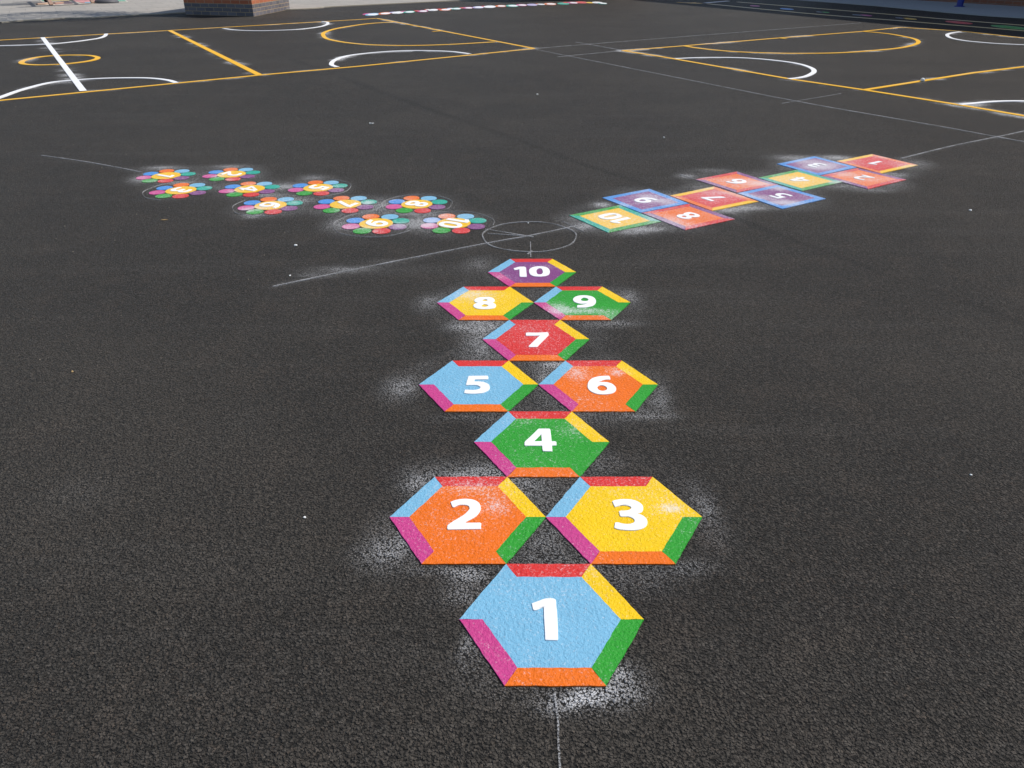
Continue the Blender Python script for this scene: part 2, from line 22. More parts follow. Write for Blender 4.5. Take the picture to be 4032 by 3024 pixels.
DEB={"a":[-1.4522,3.0598],"b":[-1.3578,2.549],"c":[-1.6123,6.9491],"d":[0.1969,8.8758],"ball":[5.6118,9.9652],"e":[1.3638,6.2346],"f":[3.0909,3.7896],"leaf":[-2.4776,3.5865],"h":[-2.0116,1.4164],"i":[-0.0066,3.5073],"k":[1.4766,0.6628],"m":[-0.7719,0.4317]}


random.seed(7)
sc = bpy.context.scene
C = sc.collection
# ---------------------------------------------------------------- camera
cd = bpy.data.cameras.new("camera"); cam = bpy.data.objects.new("camera", cd); C.objects.link(cam)
cd.sensor_width = 36.0; cd.lens = CAM['f'] / 4032 * 36.0
cd.clip_start = 0.05; cd.clip_end = 2000
R = CAM['R']
M = Matrix(((R[0][0], R[1][0], -R[2][0]), (R[0][1], R[1][1], -R[2][1]), (R[0][2], R[1][2], -R[2][2])))
cam.matrix_world = Matrix.Translation(CAM['loc']) @ M.to_4x4()
sc.camera = cam
# ---------------------------------------------------------------- light
ELEV = math.radians(50); SX, SY = 0.92, 0.39          # direction towards the sun on the ground
w = bpy.data.worlds.new("World"); sc.world = w; w.use_nodes = True
nt = w.node_tree; nt.nodes.clear()
sky = nt.nodes.new('ShaderNodeTexSky'); sky.sky_type = 'NISHITA'; sky.sun_disc = False
sky.sun_elevation = ELEV; sky.sun_rotation = math.atan2(SX, SY)
bg = nt.nodes.new('ShaderNodeBackground'); bg.inputs[1].default_value = 0.115
ow = nt.nodes.new('ShaderNodeOutputWorld')
nt.links.new(sky.outputs[0], bg.inputs[0]); nt.links.new(bg.outputs[0], ow.inputs[0])
ld = bpy.data.lights.new("sun", 'SUN'); ld.energy = 3.9; ld.angle = math.radians(0.5); ld.color = (1, 0.955, 0.9)
lo = bpy.data.objects.new("sun", ld); C.objects.link(lo); lo.location = (10, 5, 20)
sv = Vector((SX*math.cos(ELEV), SY*math.cos(ELEV), math.sin(ELEV)))
lo.rotation_euler = sv.to_track_quat('Z', 'Y').to_euler()
sc.view_settings.view_transform = 'Standard'; sc.view_settings.look = 'None'
sc.view_settings.exposure = 0.0; sc.view_settings.gamma = 1.0

# ---------------------------------------------------------------- helpers
def s2l(c):
    return tuple((v/255/12.92 if v/255 <= .04045 else ((v/255+.055)/1.055)**2.4) for v in c)

class NT:
    def __init__(s, name):
        s.m = bpy.data.materials.new(name); s.m.use_nodes = True
        s.t = s.m.node_tree; s.b = s.t.nodes['Principled BSDF']
    def n(s, typ, **kw):
        nd = s.t.nodes.new(typ)
        for k, v in kw.items():
            if k.startswith('i_'):
                nd.inputs[int(k[2:]) if k[2:].isdigit() else k[2:]].default_value = v
            else: setattr(nd, k, v)
        return nd
    def l(s, a, b): s.t.links.new(a, b)
    def math(s, op, a, b=None, clamp=False):
        nd = s.n('ShaderNodeMath', operation=op, use_clamp=clamp)
        for i, v in enumerate((a, b)):
            if v is None: continue
            if isinstance(v, (int, float)): nd.inputs[i].default_value = v
            else: s.l(v, nd.inputs[i])
        return nd.outputs[0]
    def mix(s, fac, a, b):
        nd = s.n('ShaderNodeMix', data_type='RGBA')
        for i, v in ((0, fac), (6, a), (7, b)):
            if isinstance(v, (int, float)): nd.inputs[i].default_value = v
            elif isinstance(v, tuple): nd.inputs[i].default_value = (*v[:3], 1)
            else: s.l(v, nd.inputs[i])
        return nd.outputs[2]
    def smooth(s, v, a, b, c=0., d=1.):
        nd = s.n('ShaderNodeMapRange', interpolation_type='SMOOTHSTEP')
        s.l(v, nd.inputs[0])
        for i, x in enumerate((a, b, c, d)): nd.inputs[i+1].default_value = x
        return nd.outputs[0]
    def pos(s): return s.n('ShaderNodeNewGeometry').outputs['Position']
    def noise(s, vec, scale, detail=2, rough=.5):
        nd = s.n('ShaderNodeTexNoise'); s.l(vec, nd.inputs['Vector'])
        nd.inputs['Scale'].default_value = scale; nd.inputs['Detail'].default_value = detail; nd.inputs['Roughness'].default_value = rough
        return nd.outputs[0]
    def vor(s, vec, scale, feature='F1'):
        nd = s.n('ShaderNodeTexVoronoi', feature=feature); s.l(vec, nd.inputs['Vector']); nd.inputs['Scale'].default_value = scale
        return nd
    def bump(s, h, dist, strength=1., nrm=None):
        nd = s.n('ShaderNodeBump'); s.l(h, nd.inputs['Height']); nd.inputs['Distance'].default_value = dist
        nd.inputs['Strength'].default_value = strength
        if nrm: s.l(nrm, nd.inputs['Normal'])
        return nd.outputs[0]

def mat_asphalt():
    s = NT("asphalt"); p = s.pos(); b = s.b
    at = s.n('ShaderNodeAttribute', attribute_name='dust').outputs['Fac']
    seam = s.n('ShaderNodeAttribute', attribute_name='seam').outputs['Fac']
    # warp so the chips are angular and uneven
    wn = s.n('ShaderNodeTexNoise'); s.l(p, wn.inputs['Vector']); wn.inputs['Scale'].default_value = 120; wn.inputs['Detail'].default_value = 2
    va = s.n('ShaderNodeVectorMath', operation='SCALE'); s.l(wn.outputs['Color'], va.inputs[0]); va.inputs['Scale'].default_value = .010
    vb = s.n('ShaderNodeVectorMath', operation='ADD'); s.l(p, vb.inputs[0]); s.l(va.outputs[0], vb.inputs[1])
    v1 = s.vor(vb.outputs[0], 122); v2 = s.vor(vb.outputs[0], 200)
    cell = s.n('ShaderNodeSeparateColor'); s.l(v1.outputs['Color'], cell.inputs[0])
    cel2 = s.n('ShaderNodeSeparateColor'); s.l(v2.outputs['Color'], cel2.inputs[0])
    # stones of two sizes, each a dome of its own height, with open voids between them
    d1 = s.smooth(v1.outputs['Distance'], .78, .22); d1 = s.math('MULTIPLY', d1, s.math('ADD', s.math('MULTIPLY', cell.outputs[0], .7), .45))
    d2 = s.smooth(v2.outputs['Distance'], .70, .25); d2 = s.math('MULTIPLY', d2, s.math('ADD', s.math('MULTIPLY', cel2.outputs[0], .7), .15))
    hgt = s.math('MAXIMUM', d1, d2)
    fine = s.noise(p, 520, 2)
    hgt = s.math('ADD', hgt, s.math('MULTIPLY', fine, .22))
    hgt = s.math('SUBTRACT', hgt, s.math('MULTIPLY', seam, .25))
    big = s.noise(p, .55, 5, .6); mid = s.noise(p, 4.5, 4, .6)
    c0 = s.mix(s.math('MULTIPLY', s.math('ADD', s.math('MULTIPLY', cell.outputs[1], 1.5), s.math('MULTIPLY', cel2.outputs[1], .5)), .5), (.008, .0073, .0064), (.082, .0725, .0615))
    brown = s.smooth(cell.outputs[2], .84, .97)
    c0 = s.mix(s.math('MULTIPLY', brown, .5), c0, (.11, .082, .062))
    bs = s.smooth(mid, .46, .74)
    c0 = s.mix(s.math('MULTIPLY', bs, .5), c0, (.090, .070, .054))
    c0 = s.mix(s.math('MULTIPLY', s.smooth(big, .40, .64), .55), c0, (.080, .069, .056))
    st = s.n('ShaderNodeMapping'); s.l(p, st.inputs['Vector']); st.inputs['Rotation'].default_value = (0, 0, .5); st.inputs['Scale'].default_value = (.35, 3.2, 1)
    c0 = s.mix(s.math('MULTIPLY', s.smooth(s.noise(st.outputs[0], 1.3, 6, .7), .50, .70), .40), c0, (.100, .092, .082))
    mott = s.math('MAXIMUM', s.math('ADD', s.math('MULTIPLY', s.noise(p, 55, 3, .85), 3.6), -.95), .1)
    vm = s.n('ShaderNodeVectorMath', operation='SCALE'); s.l(c0, vm.inputs[0]); s.l(mott, vm.inputs['Scale']); c0 = vm.outputs[0]
    void = s.smooth(s.math('ADD', hgt, s.math('MULTIPLY', s.math('SUBTRACT', s.noise(p, 130, 2, .6), .5), .9)), .28, .52)
    c0 = s.mix(s.math('MULTIPLY', seam, .36, True), c0, (.010, .010, .010))
    # dry white dust and beads lying on the chips
    sp = s.math('ADD', s.math('MULTIPLY', s.noise(p, 300, 3, .7), .8), s.math('MULTIPLY', void, .16))
    dd = s.math('ADD', sp, s.math('MULTIPLY', s.math('MULTIPLY', at, s.math('ADD', s.math('MULTIPLY', s.noise(p, 22, 3, .7), 1.6), .2)), .37))
    dm = s.math('MULTIPLY', s.smooth(dd, .58, .92), s.smooth(at, .01, .15))
    dm = s.math('ADD', s.math('MULTIPLY', dm, .80), s.math('MULTIPLY', at, .06), True)
    stray = s.smooth(s.noise(p, 330, 1), .745, .80)
    dm = s.math('MAXIMUM', dm, s.math('MULTIPLY', stray, .30))
    col = s.mix(dm, c0, (.72, .72, .72))
    col = s.mix(s.math('MULTIPLY', s.math('SUBTRACT', 1., void), .96), col, (.0035, .0034, .0032))  # near-black gaps: dark bitumen plus shade between chips painted into the colour
    s.l(col, b.inputs['Base Color'])
    s.l(s.math('ADD', s.math('MULTIPLY', cell.outputs[2], .30), .55), b.inputs['Roughness'])
    b.inputs['Specular IOR Level'].default_value = .15
    b.inputs['Sheen Weight'].default_value = .07; b.inputs['Sheen Roughness'].default_value = .6; b.inputs['Sheen Tint'].default_value = (1, .92, .80, 1)
    s.l(s.bump(hgt, .0074, 1.0), b.inputs['Normal'])
    return s.m

def mat_paint(name, rgb, dusty=True, rough=.5, k=.95, bd=.0045):
    s = NT(name); p = s.pos(); b = s.b
    base = tuple(v*k for v in s2l(rgb))
    mid = s.noise(p, 9, 3, .6)
    dark = tuple(v*.86 for v in base); lite = tuple(min(1, v*1.06+.004) for v in base)
    col = s.mix(mid, dark, lite)
    h = s.math('ADD', s.math('MULTIPLY', s.noise(p, 115, 2, .55), 1.0), s.math('MULTIPLY', s.noise(p, 330, 2), .35))
    if dusty:
        at = s.n('ShaderNodeAttribute', attribute_name='dust').outputs['Fac']
        sp = s.noise(p, 150, 4, .75)
        dd = s.math('ADD', s.math('MULTIPLY', sp, .75), s.math('MULTIPLY', at, .36))
        dd = s.math('ADD', dd, s.math('MULTIPLY', s.noise(p, 60, 3, .7), .24))
        dm = s.smooth(dd, .56, .76)
        dm = s.math('ADD', s.math('MULTIPLY', dm, .62), s.math('MULTIPLY', at, .03), True)
        col = s.mix(dm, col, (.80, .80, .80))
        pits = s.smooth(s.noise(p, 150, 1), .80, .84)
        col = s.mix(s.math('MULTIPLY', pits, .5), col, tuple(v*.35 for v in base))
    s.l(col, b.inputs['Base Color'])
    b.inputs['Roughness'].default_value = rough
    b.inputs['Specular IOR Level'].default_value = .22
    s.l(s.bump(h, bd, 1), b.inputs['Normal'])
    return s.m

def mat_plain(name, rgb, rough=.7, var=.15, scale=12, bumpd=.002, bs=60):
    s = NT(name); tc = s.n('ShaderNodeTexCoord').outputs['Object']
    base = s2l(rgb)
    col = s.mix(s.noise(tc, scale, 4, .6), tuple(v*(1-var) for v in base), tuple(min(1, v*(1+var)) for v in base))
    s.l(col, s.b.inputs['Base Color']); s.b.inputs['Roughness'].default_value = rough
    s.l(s.bump(s.noise(tc, bs, 3), bumpd, .6), s.b.inputs['Normal'])
    return s.m

def mat_chalk():
    s = NT("chalk"); p = s.pos(); b = s.b
    sp = s.noise(p, 190, 3, .7)
    a = s.smooth(s.math('ADD', sp, s.math('MULTIPLY', s.noise(p, 7, 3), .30)), .56, .74)
    s.l(s.mix(.5, (.5, .5, .5), (.62, .62, .62)), b.inputs['Base Color']); b.inputs['Roughness'].default_value = .95
    s.l(s.math('MULTIPLY', a, .62), b.inputs['Alpha'])
    return s.m

def mat_brick(name, c1, c2, mortar):
    s = NT(name)
    uv = s.n('ShaderNodeTexCoord').outputs['UV']
    br = s.n('ShaderNodeTexBrick'); s.l(uv, br.inputs['Vector'])
    br.inputs['Scale'].default_value = 1; br.inputs['Brick Width'].default_value = .315; br.inputs['Row Height'].default_value = .105
    br.inputs['Mortar Size'].default_value = .0075; br.inputs['Mortar Smooth'].default_value = .1; br.inputs['Bias'].default_value = 0
    br.inputs['Color1'].default_value = (*s2l(c1), 1); br.inputs['Color2'].default_value = (*s2l(c2), 1); br.inputs['Mortar'].default_value = (*s2l(mortar), 1)
    nz = s.noise(uv, 14, 5, .65)
    col = s.mix(s.math('MULTIPLY', nz, .45), br.outputs['Color'], tuple(v*.45 for v in s2l(c1)))
    s.l(col, s.b.inputs['Base Color']); s.b.inputs['Roughness'].default_value = .8
    s.l(s.bump(s.math('SUBTRACT', s.math('MULTIPLY', nz, .4), br.outputs['Fac']), .008, 1), s.b.inputs['Normal'])
    return s.m

def mat_paving():
    s = NT("paving"); p = s.pos()
    mp = s.n('ShaderNodeMapping'); s.l(p, mp.inputs['Vector']); mp.inputs['Rotation'].default_value = (0, 0, math.radians(-28.6))
    mp.inputs['Location'].default_value = (.62, .2, 0)
    br = s.n('ShaderNodeTexBrick', offset=0.5); s.l(mp.outputs[0], br.inputs['Vector'])
    br.inputs['Scale'].default_value = 1; br.inputs['Brick Width'].default_value = .86; br.inputs['Row Height'].default_value = .86
    br.inputs['Mortar Size'].default_value = .008; br.inputs['Mortar Smooth'].default_value = .2
    br.inputs['Color1'].default_value = (.42, .385, .335, 1); br.inputs['Color2'].default_value = (.36, .335, .295, 1); br.inputs['Mortar'].default_value = (.22, .20, .175, 1)
    nz = s.noise(p, 2.2, 6, .65)
    col = s.mix(s.math('MULTIPLY', s.smooth(nz, .45, .7), .4), br.outputs['Color'], (.24, .225, .195))
    col = s.mix(s.math('MULTIPLY', s.noise(p, 60, 3), .2), col, (.22, .2, .18))
    s.l(col, s.b.inputs['Base Color']); s.b.inputs['Roughness'].default_value = .85
    s.l(s.bump(s.math('SUBTRACT', s.noise(p, 90, 3), br.outputs['Fac']), .004, .6), s.b.inputs['Normal'])
    return s.m

def mat_leaf():
    s = NT("leaf"); oi = s.pos()
    s.l(s.mix(s.noise(oi, 5, 2), (.035, .07, .018), (.10, .15, .04)), s.b.inputs['Base Color']); s.b.inputs['Roughness'].default_value = .55
    return s.m

PC = dict(lightblue=(126,188,220), orange=(244,116,14), yellow=(252,206,0), green=(44,160,44), red=(222,48,44), magenta=(206,66,138),
          purple=(136,70,130), teal=(20,172,148), blue=(72,148,222), amber=(255,200,14), pink=(214,84,150))
ASPH = mat_asphalt()
PM = {k: mat_paint("thermoplastic_"+k, v) for k, v in PC.items()}
WHITE = mat_paint("thermoplastic_white", (250, 250, 248), False, .45, 1.0, .0012)
LINEW = mat_paint("line_white", (252, 251, 248), False, .5, 1.0, .002)
LINEY = mat_paint("line_amber", (255, 190, 40), True, .5, 1.0, .002)
LANEY = mat_paint("line_shade_lifted_amber", (255, 222, 165), True, .5, 1.0, .002)  # paler amber, brightness put into the colour to lift lines in building shade
CHALK = mat_chalk()

def mesh_obj(name, verts, faces, mat, parent=None, smooth=False):
    me = bpy.data.meshes.new(name); me.from_pydata([tuple(v) for v in verts], [], faces); me.update()
    if mat: me.materials.append(mat)
    if smooth:
        for f in me.polygons: f.use_smooth = True
    o = bpy.data.objects.new(name, me); C.objects.link(o)
    if parent: o.parent = parent
    return o
def bm_obj(name, bm, mat, parent=None, smooth=False):
    me = bpy.data.meshes.new(name); bm.to_mesh(me); bm.free()
    if mat: me.materials.append(mat)
    if smooth:
        for f in me.polygons: f.use_smooth = True
    o = bpy.data.objects.new(name, me); C.objects.link(o)
    if parent: o.parent = parent
    return o
def tag(o, label=None, cat=None, group=None, kind=None):
    for k, v in (('label', label), ('category', cat), ('group', group), ('kind', kind)):
        if v: o[k] = v
    return o
def empty(name, loc, label=None, cat=None, group=None):
    o = bpy.data.objects.new(name, None); o.empty_display_size = .1; C.objects.link(o); o.location = loc
    return tag(o, label, cat, group)
def local(o, loc):
    # geometry was written in world metres: shift it so its parent Empty at loc carries it
    o.data.transform(Matrix.Translation((-loc[0], -loc[1], -loc[2]))); return o

# ---- numpy dust field
rs = np.random.RandomState(3)
KX = rs.normal(0, 1, (14, 2)); PH = rs.uniform(0, 6.28, 14)
def wob(x, y, f):
    v = np.zeros_like(x)
    for (a, b), p in zip(KX, PH): v += np.sin(f*(a*x+b*y)+p)
    return v/14*2.2
def seg_dist(x, y, pts):
    d = np.full_like(x, 1e9)
    for (ax, ay), (bx, by) in zip(pts[:-1], pts[1:]):
        vx, vy = bx-ax, by-ay; L2 = vx*vx+vy*vy+1e-12
        t = np.clip(((x-ax)*vx+(y-ay)*vy)/L2, 0, 1)
        d = np.minimum(d, np.hypot(x-ax-t*vx, y-ay-t*vy))
    return d
def blobs(x, y, B, wobf=6):
    v = np.zeros_like(x); q = 1+.45*wob(x, y, wobf)
    for bx, by, rx, ry, a in B:
        v = np.maximum(v, 0) + a*np.exp(-(((x-bx)/rx)**2+((y-by)/ry)**2)*1.5)*np.clip(q, 0, 2)
    return v
SQC = {k: (sum(p[0] for p in v)/4, sum(p[1] for p in v)/4) for k, v in SQ.items()}
def dust_ground(x, y):
    v = .62*blobs(x, y, BLOB)+.36*blobs(x, y, [(a, b, c*1.7, d*1.9, e) for a, b, c, d, e in BLOB if e > .2], 9)
    for k, (fx, fy) in FLW.items():
        r = np.hypot(x-fx, y-fy); v += .25*np.exp(-((np.maximum(r-.17, 0))/.15)**2)*np.clip(.75+.6*wob(x+fx, y, 9), 0, 1.6)
    for k, (fx, fy) in SQC.items():
        r = np.hypot(x-fx, y-fy); v += .26*np.exp(-((np.maximum(r-.26, 0))/.14)**2)*np.clip(.7+.6*wob(x, y+fx, 7), 0, 1.6)
    for i in range(10):
        hx, hy = HEXC[i]; r = np.hypot(x-hx, y-hy); v += .15*np.exp(-((np.maximum(r-.23, 0))/.12)**2)*np.clip(.6+.9*wob(x, y+hx, 11), 0, 1.6)
    for k in ('L_near','L_far','L_side','L_white','L_div','L_arc1','L_arc2','L_arc3','L_arc4','L_D','L_circ','R_up','R_side','R_low','R_D','R_arc1','R_arc2','R_div','R_arc3','L_tick','R_tick'):
        d = seg_dist(x, y, LN[k]); g = np.clip(.42+1.1*wob(x+7*len(k), y, 2.3), 0, 1.0)*np.clip(.5+1.4*wob(y, x, 9), .1, 1)
        v += (1.9 if k[0] == 'R' else 1.5)*np.exp(-(d/.12)**2)*g
    for k in ('c_g','c_h','c_i','c_j','c_sq','c_long','c_left'):
        d = seg_dist(x, y, LN[k]); v += .13*np.exp(-(d/.05)**2)
    return np.clip(v, 0, 1.3)
def dust_tile(x, y):
    return np.clip(blobs(x, y, TBLOB, 8)*.54+.07+.16*(y > 3.2)+.08*((y > 3.2) & (x > .1))+.14*np.clip(wob(x, y, 8), -.5, 1), 0, 1.3)
def set_attr(me, name, vals):
    a = me.attributes.get(name) or me.attributes.new(name, 'FLOAT', 'POINT'); a.data.foreach_set('value', np.asarray(vals, dtype=np.float32))
def co(me):
    a = np.empty(len(me.vertices)*3, dtype=np.float32); me.vertices.foreach_get('co', a); return a.reshape(-1, 3).astype(float)

S = .25; R3 = math.sqrt(3)
HEXC = [(0, 0), (-S, R3*S), (S, R3*S), (0, 2*R3*S), (-S, 3*R3*S), (S, 3*R3*S), (0, 4*R3*S), (-S, 5*R3*S), (S, 5*R3*S), (0, 6*R3*S)]

# ---------------------------------------------------------------- ground: one sheet to the horizon
def grid_axis(parts):
    out = []
    for a, b, st in parts:
        n = max(1, round((b-a)/st)); out += list(np.linspace(a, b, n, endpoint=False))
    out.append(parts[-1][1]); return np.array(out)
xs = grid_axis([(-900, -100, 160), (-100, -24, 8), (-24, -12, .5), (-12, -4, .12), (-4, 4.4, .026), (4.4, 12, .12), (12, 24, .5), (24, 100, 8), (100, 900, 160)])
ys = grid_axis([(-300, -20, 60), (-20, -3, 2), (-3, -.8, .1), (-.8, 5.6, .026), (5.6, 9, .05), (9, 17, .08), (17, 27, .12), (27, 36, .6), (36, 120, 10), (120, 1200, 120)])
X, Y = np.meshgrid(xs, ys); nx, ny = len(xs), len(ys)
V = np.stack([X.ravel(), Y.ravel(), np.zeros(X.size)], 1)
idx = np.arange(nx*ny).reshape(ny, nx)
F = np.stack([idx[:-1, :-1].ravel(), idx[:-1, 1:].ravel(), idx[1:, 1:].ravel(), idx[1:, :-1].ravel()], 1)
me = bpy.data.meshes.new("playground_surface")
me.vertices.add(len(V)); me.vertices.foreach_set('co', V.astype(np.float32).ravel())
me.loops.add(F.size); me.loops.foreach_set('vertex_index', F.astype(np.int32).ravel())
me.polygons.add(len(F)); me.polygons.foreach_set('loop_start', np.arange(0, F.size, 4, dtype=np.int32))
me.update(calc_edges=True); me.validate()
vx, vy = V[:, 0], V[:, 1]
near = (np.abs(vx) < 26) & (vy > -3) & (vy < 36)
dv = np.zeros(len(V)); dv[near] = dust_ground(vx[near], vy[near]); set_attr(me, 'dust', dv)
sv_ = np.zeros(len(V)); d_ = seg_dist(vx[near], vy[near], LN['seam'])
w_ = np.clip(.006*np.hypot(vx[near], vy[near]+1.5), .027, .07)
sv_[near] = np.exp(-(d_/w_)**2)*np.clip(.65+.5*wob(vx[near], vy[near], 2.3), .15, 1); set_attr(me, 'seam', sv_)
me.materials.append(ASPH)
go = bpy.data.objects.new("ground", me); C.objects.link(go); tag(go, 'black asphalt playground surface', kind='structure')

# ---------------------------------------------------------------- tiles
def tile(name, poly, mat, z, parent, loc, step=.02, inset=.0005, jit=.0024):
    """flat thermoplastic piece with real thickness; poly is counter-clockwise world xy"""
    n = len(poly); cx = sum(p[0] for p in poly)/n; cy = sum(p[1] for p in poly)/n
    P = []
    for i in range(n):                                   # subdivide edges, wobble them slightly
        a, b = poly[i], poly[(i+1) % n]; L = math.dist(a, b); m = max(1, int(L/.018)) if jit else 1
        nxn, nyn = (b[1]-a[1])/max(L, 1e-9), -(b[0]-a[0])/max(L, 1e-9)
        for k in range(m):
            t = k/m; q = -inset + (random.uniform(-jit, jit)*.5 if k else 0)
            P.append((a[0]+(b[0]-a[0])*t+nxn*q, a[1]+(b[1]-a[1])*t+nyn*q))
    bm = bmesh.new(); vs = [bm.verts.new((x, y, z)) for x, y in P]
    tris = tessellate_polygon([[Vector((x, y, 0)) for x, y in P]])
    for t in tris:
        try: bm.faces.new([vs[i] for i in t])
        except ValueError: pass
    bmesh.ops.recalc_face_normals(bm, faces=bm.faces)
    for f in bm.faces:
        if f.normal.z < 0: f.normal_flip()
    if step:
        x0, x1 = min(p[0] for p in P), max(p[0] for p in P); y0, y1 = min(p[1] for p in P), max(p[1] for p in P)
        for k in range(1, int((x1-x0)/step)+1):
            bmesh.ops.bisect_plane(bm, geom=bm.verts[:]+bm.edges[:]+bm.faces[:], dist=1e-6, plane_co=(x0+k*step, 0, 0), plane_no=(1, 0, 0))
        for k in range(1, int((y1-y0)/step)+1):
            bmesh.ops.bisect_plane(bm, geom=bm.verts[:]+bm.edges[:]+bm.faces[:], dist=1e-6, plane_co=(0, y0+k*step, 0), plane_no=(0, 1, 0))
    be = [e for e in bm.edges if e.is_boundary]
    ex = bmesh.ops.extrude_edge_only(bm, edges=be)
    for v in ex['geom']:
        if isinstance(v, bmesh.types.BMVert): v.co.z = -.001
    bmesh.ops.recalc_face_normals(bm, faces=bm.faces)
    o = bm_obj(name, bm, mat, parent); c = co(o.data)
    set_attr(o.data, 'dust', dust_tile(c[:, 0], c[:, 1]))
    if parent: local(o, loc)
    return o

def smooth_loop(pts, sub=4):
    n = len(pts); out = []
    for i in range(n):
        p0, p1, p2, p3 = pts[i-1], pts[i], pts[(i+1) % n], pts[(i+2) % n]
        if p1[2] : p0 = [2*p1[0]-p2[0], 2*p1[1]-p2[1], 0]
        if p2[2] : p3 = [2*p2[0]-p1[0], 2*p2[1]-p1[1], 0]
        m = 1 if (p1[2] and p2[2]) else sub
        for k in range(m):
            t = k/m
            out.append(tuple(.5*((2*p1[j])+(-p0[j]+p2[j])*t+(2*p0[j]-5*p1[j]+4*p2[j]-p3[j])*t*t+(-p0[j]+3*p1[j]-3*p2[j]+p3[j])*t**3) for j in (0, 1)))
    return out
def area(P): return sum(P[i-1][0]*P[i][1]-P[i][0]*P[i-1][1] for i in range(len(P)))/2
def numeral(loops_list, z, parent, loc, zb=.001):
    verts, faces = [], []
    for loops in loops_list:
        L = [l if (area(l) > 0) == (i == 0) else l[::-1] for i, l in enumerate(loops)]
        flat = [p for l in L for p in l]; base = len(verts); m = len(flat)
        ins = []                                       # slightly rounded top edge
        for l in L:
            for i in range(len(l)):
                a, b, c_ = l[i-1], l[i], l[(i+1) % len(l)]
                tx, ty = c_[0]-a[0], c_[1]-a[1]; q = math.hypot(tx, ty) or 1
                ins.append((b[0]-ty/q*.0010, b[1]+tx/q*.0010))
        verts += [(x, y, z) for x, y in ins] + [(x, y, z-.0009) for x, y in flat] + [(x, y, zb) for x, y in flat]
        for t in tessellate_polygon([[Vector((x, y, 0)) for x, y in l] for l in L]):
            a, b, c_ = (ins[i] for i in t)
            cr = (b[0]-a[0])*(c_[1]-a[1])-(b[1]-a[1])*(c_[0]-a[0])
            faces.append([base+i for i in (t if cr > 0 else t[::-1])])
        o = 0
        for l in L:
            k = len(l)
            for i in range(k):
                j = (i+1) % k
                for lv in (0, 1):
                    faces.append((base+lv*m+o+i, base+(lv+1)*m+o+i, base+(lv+1)*m+o+j, base+lv*m+o+j))
            o += k
    ob = mesh_obj('numeral', verts, faces, WHITE, parent); local(ob, loc); return ob
GLS = {k: [smooth_loop(l) for l in v] for k, v in GLYPH.items()}
def glyphs(n): return [GLS['10a'], GLS['10b']] if n == '10' else [GLS[n]]
def placed(n, cx, cy, ux, uy, scale=1.0):
    gl = glyphs(n); P = [p for g in gl for p in g[0]]
    mx = (min(p[0] for p in P)+max(p[0] for p in P))/2; my = (min(p[1] for p in P)+max(p[1] for p in P))/2
    rx, ry = uy, -ux
    def thin(l, e):
        o = []
        sg = 1 if area(l) > 0 else -1
        for i in range(len(l)):
            a, c_ = l[i-1], l[(i+1) % len(l)]; tx, ty = c_[0]-a[0], c_[1]-a[1]; q = math.hypot(tx, ty) or 1
            o.append((l[i][0]-ty/q*e*sg, l[i][1]+tx/q*e*sg))
        return o
    gl = [[thin(l, .0022 if i == 0 else -.0022) for i, l in enumerate(g)] for g in gl]
    return [[[(cx+((x-mx)*rx+(y-my)*ux)*scale, cy+((x-mx)*ry+(y-my)*uy)*scale) for x, y in l] for l in g] for g in gl]

# hexagon hopscotch
HP = ['lightblue', 'orange', 'yellow', 'green', 'lightblue', 'orange', 'red', 'yellow', 'green', 'purple']
HN = dict(lightblue='light blue')
RI = .187
for i, (hx, hy) in enumerate(HEXC):
    loc = (hx, hy, 0); n = str(i+1); z = .0042
    side = {0: 'nearest the camera', 9: 'beside the chalk circle'}.get(i, 'in the hexagon hopscotch')
    t = empty('hexagon_marking', loc, f"hexagon tile with {HN.get(HP[i], HP[i])} centre and white {n}, {side}", 'hopscotch tile', 'hexagon hopscotch tiles')
    O = [(hx+S*math.cos(math.radians(60*k)), hy+S*math.sin(math.radians(60*k))) for k in range(6)]
    I = [(hx+RI*math.cos(math.radians(60*k)), hy+RI*math.sin(math.radians(60*k))) for k in range(6)]
    tile('centre_panel', I, PM[HP[i]], z, t, loc, inset=0)
    I = [(hx+(RI-.002)*math.cos(math.radians(60*k)), hy+(RI-.002)*math.sin(math.radians(60*k))) for k in range(6)]
    for k, col in enumerate(['yellow', 'red', 'lightblue', 'magenta', 'orange', 'green']):
        j = (k+1) % 6
        e = tile('border_strip', [O[k], O[j], I[j], I[k]], PM[col], z-.00012, t, loc, inset=0)
        e['label'] = f"{HN.get(col, col)} border strip"
    numeral(glyphs(n), z+.0032, t, loc)

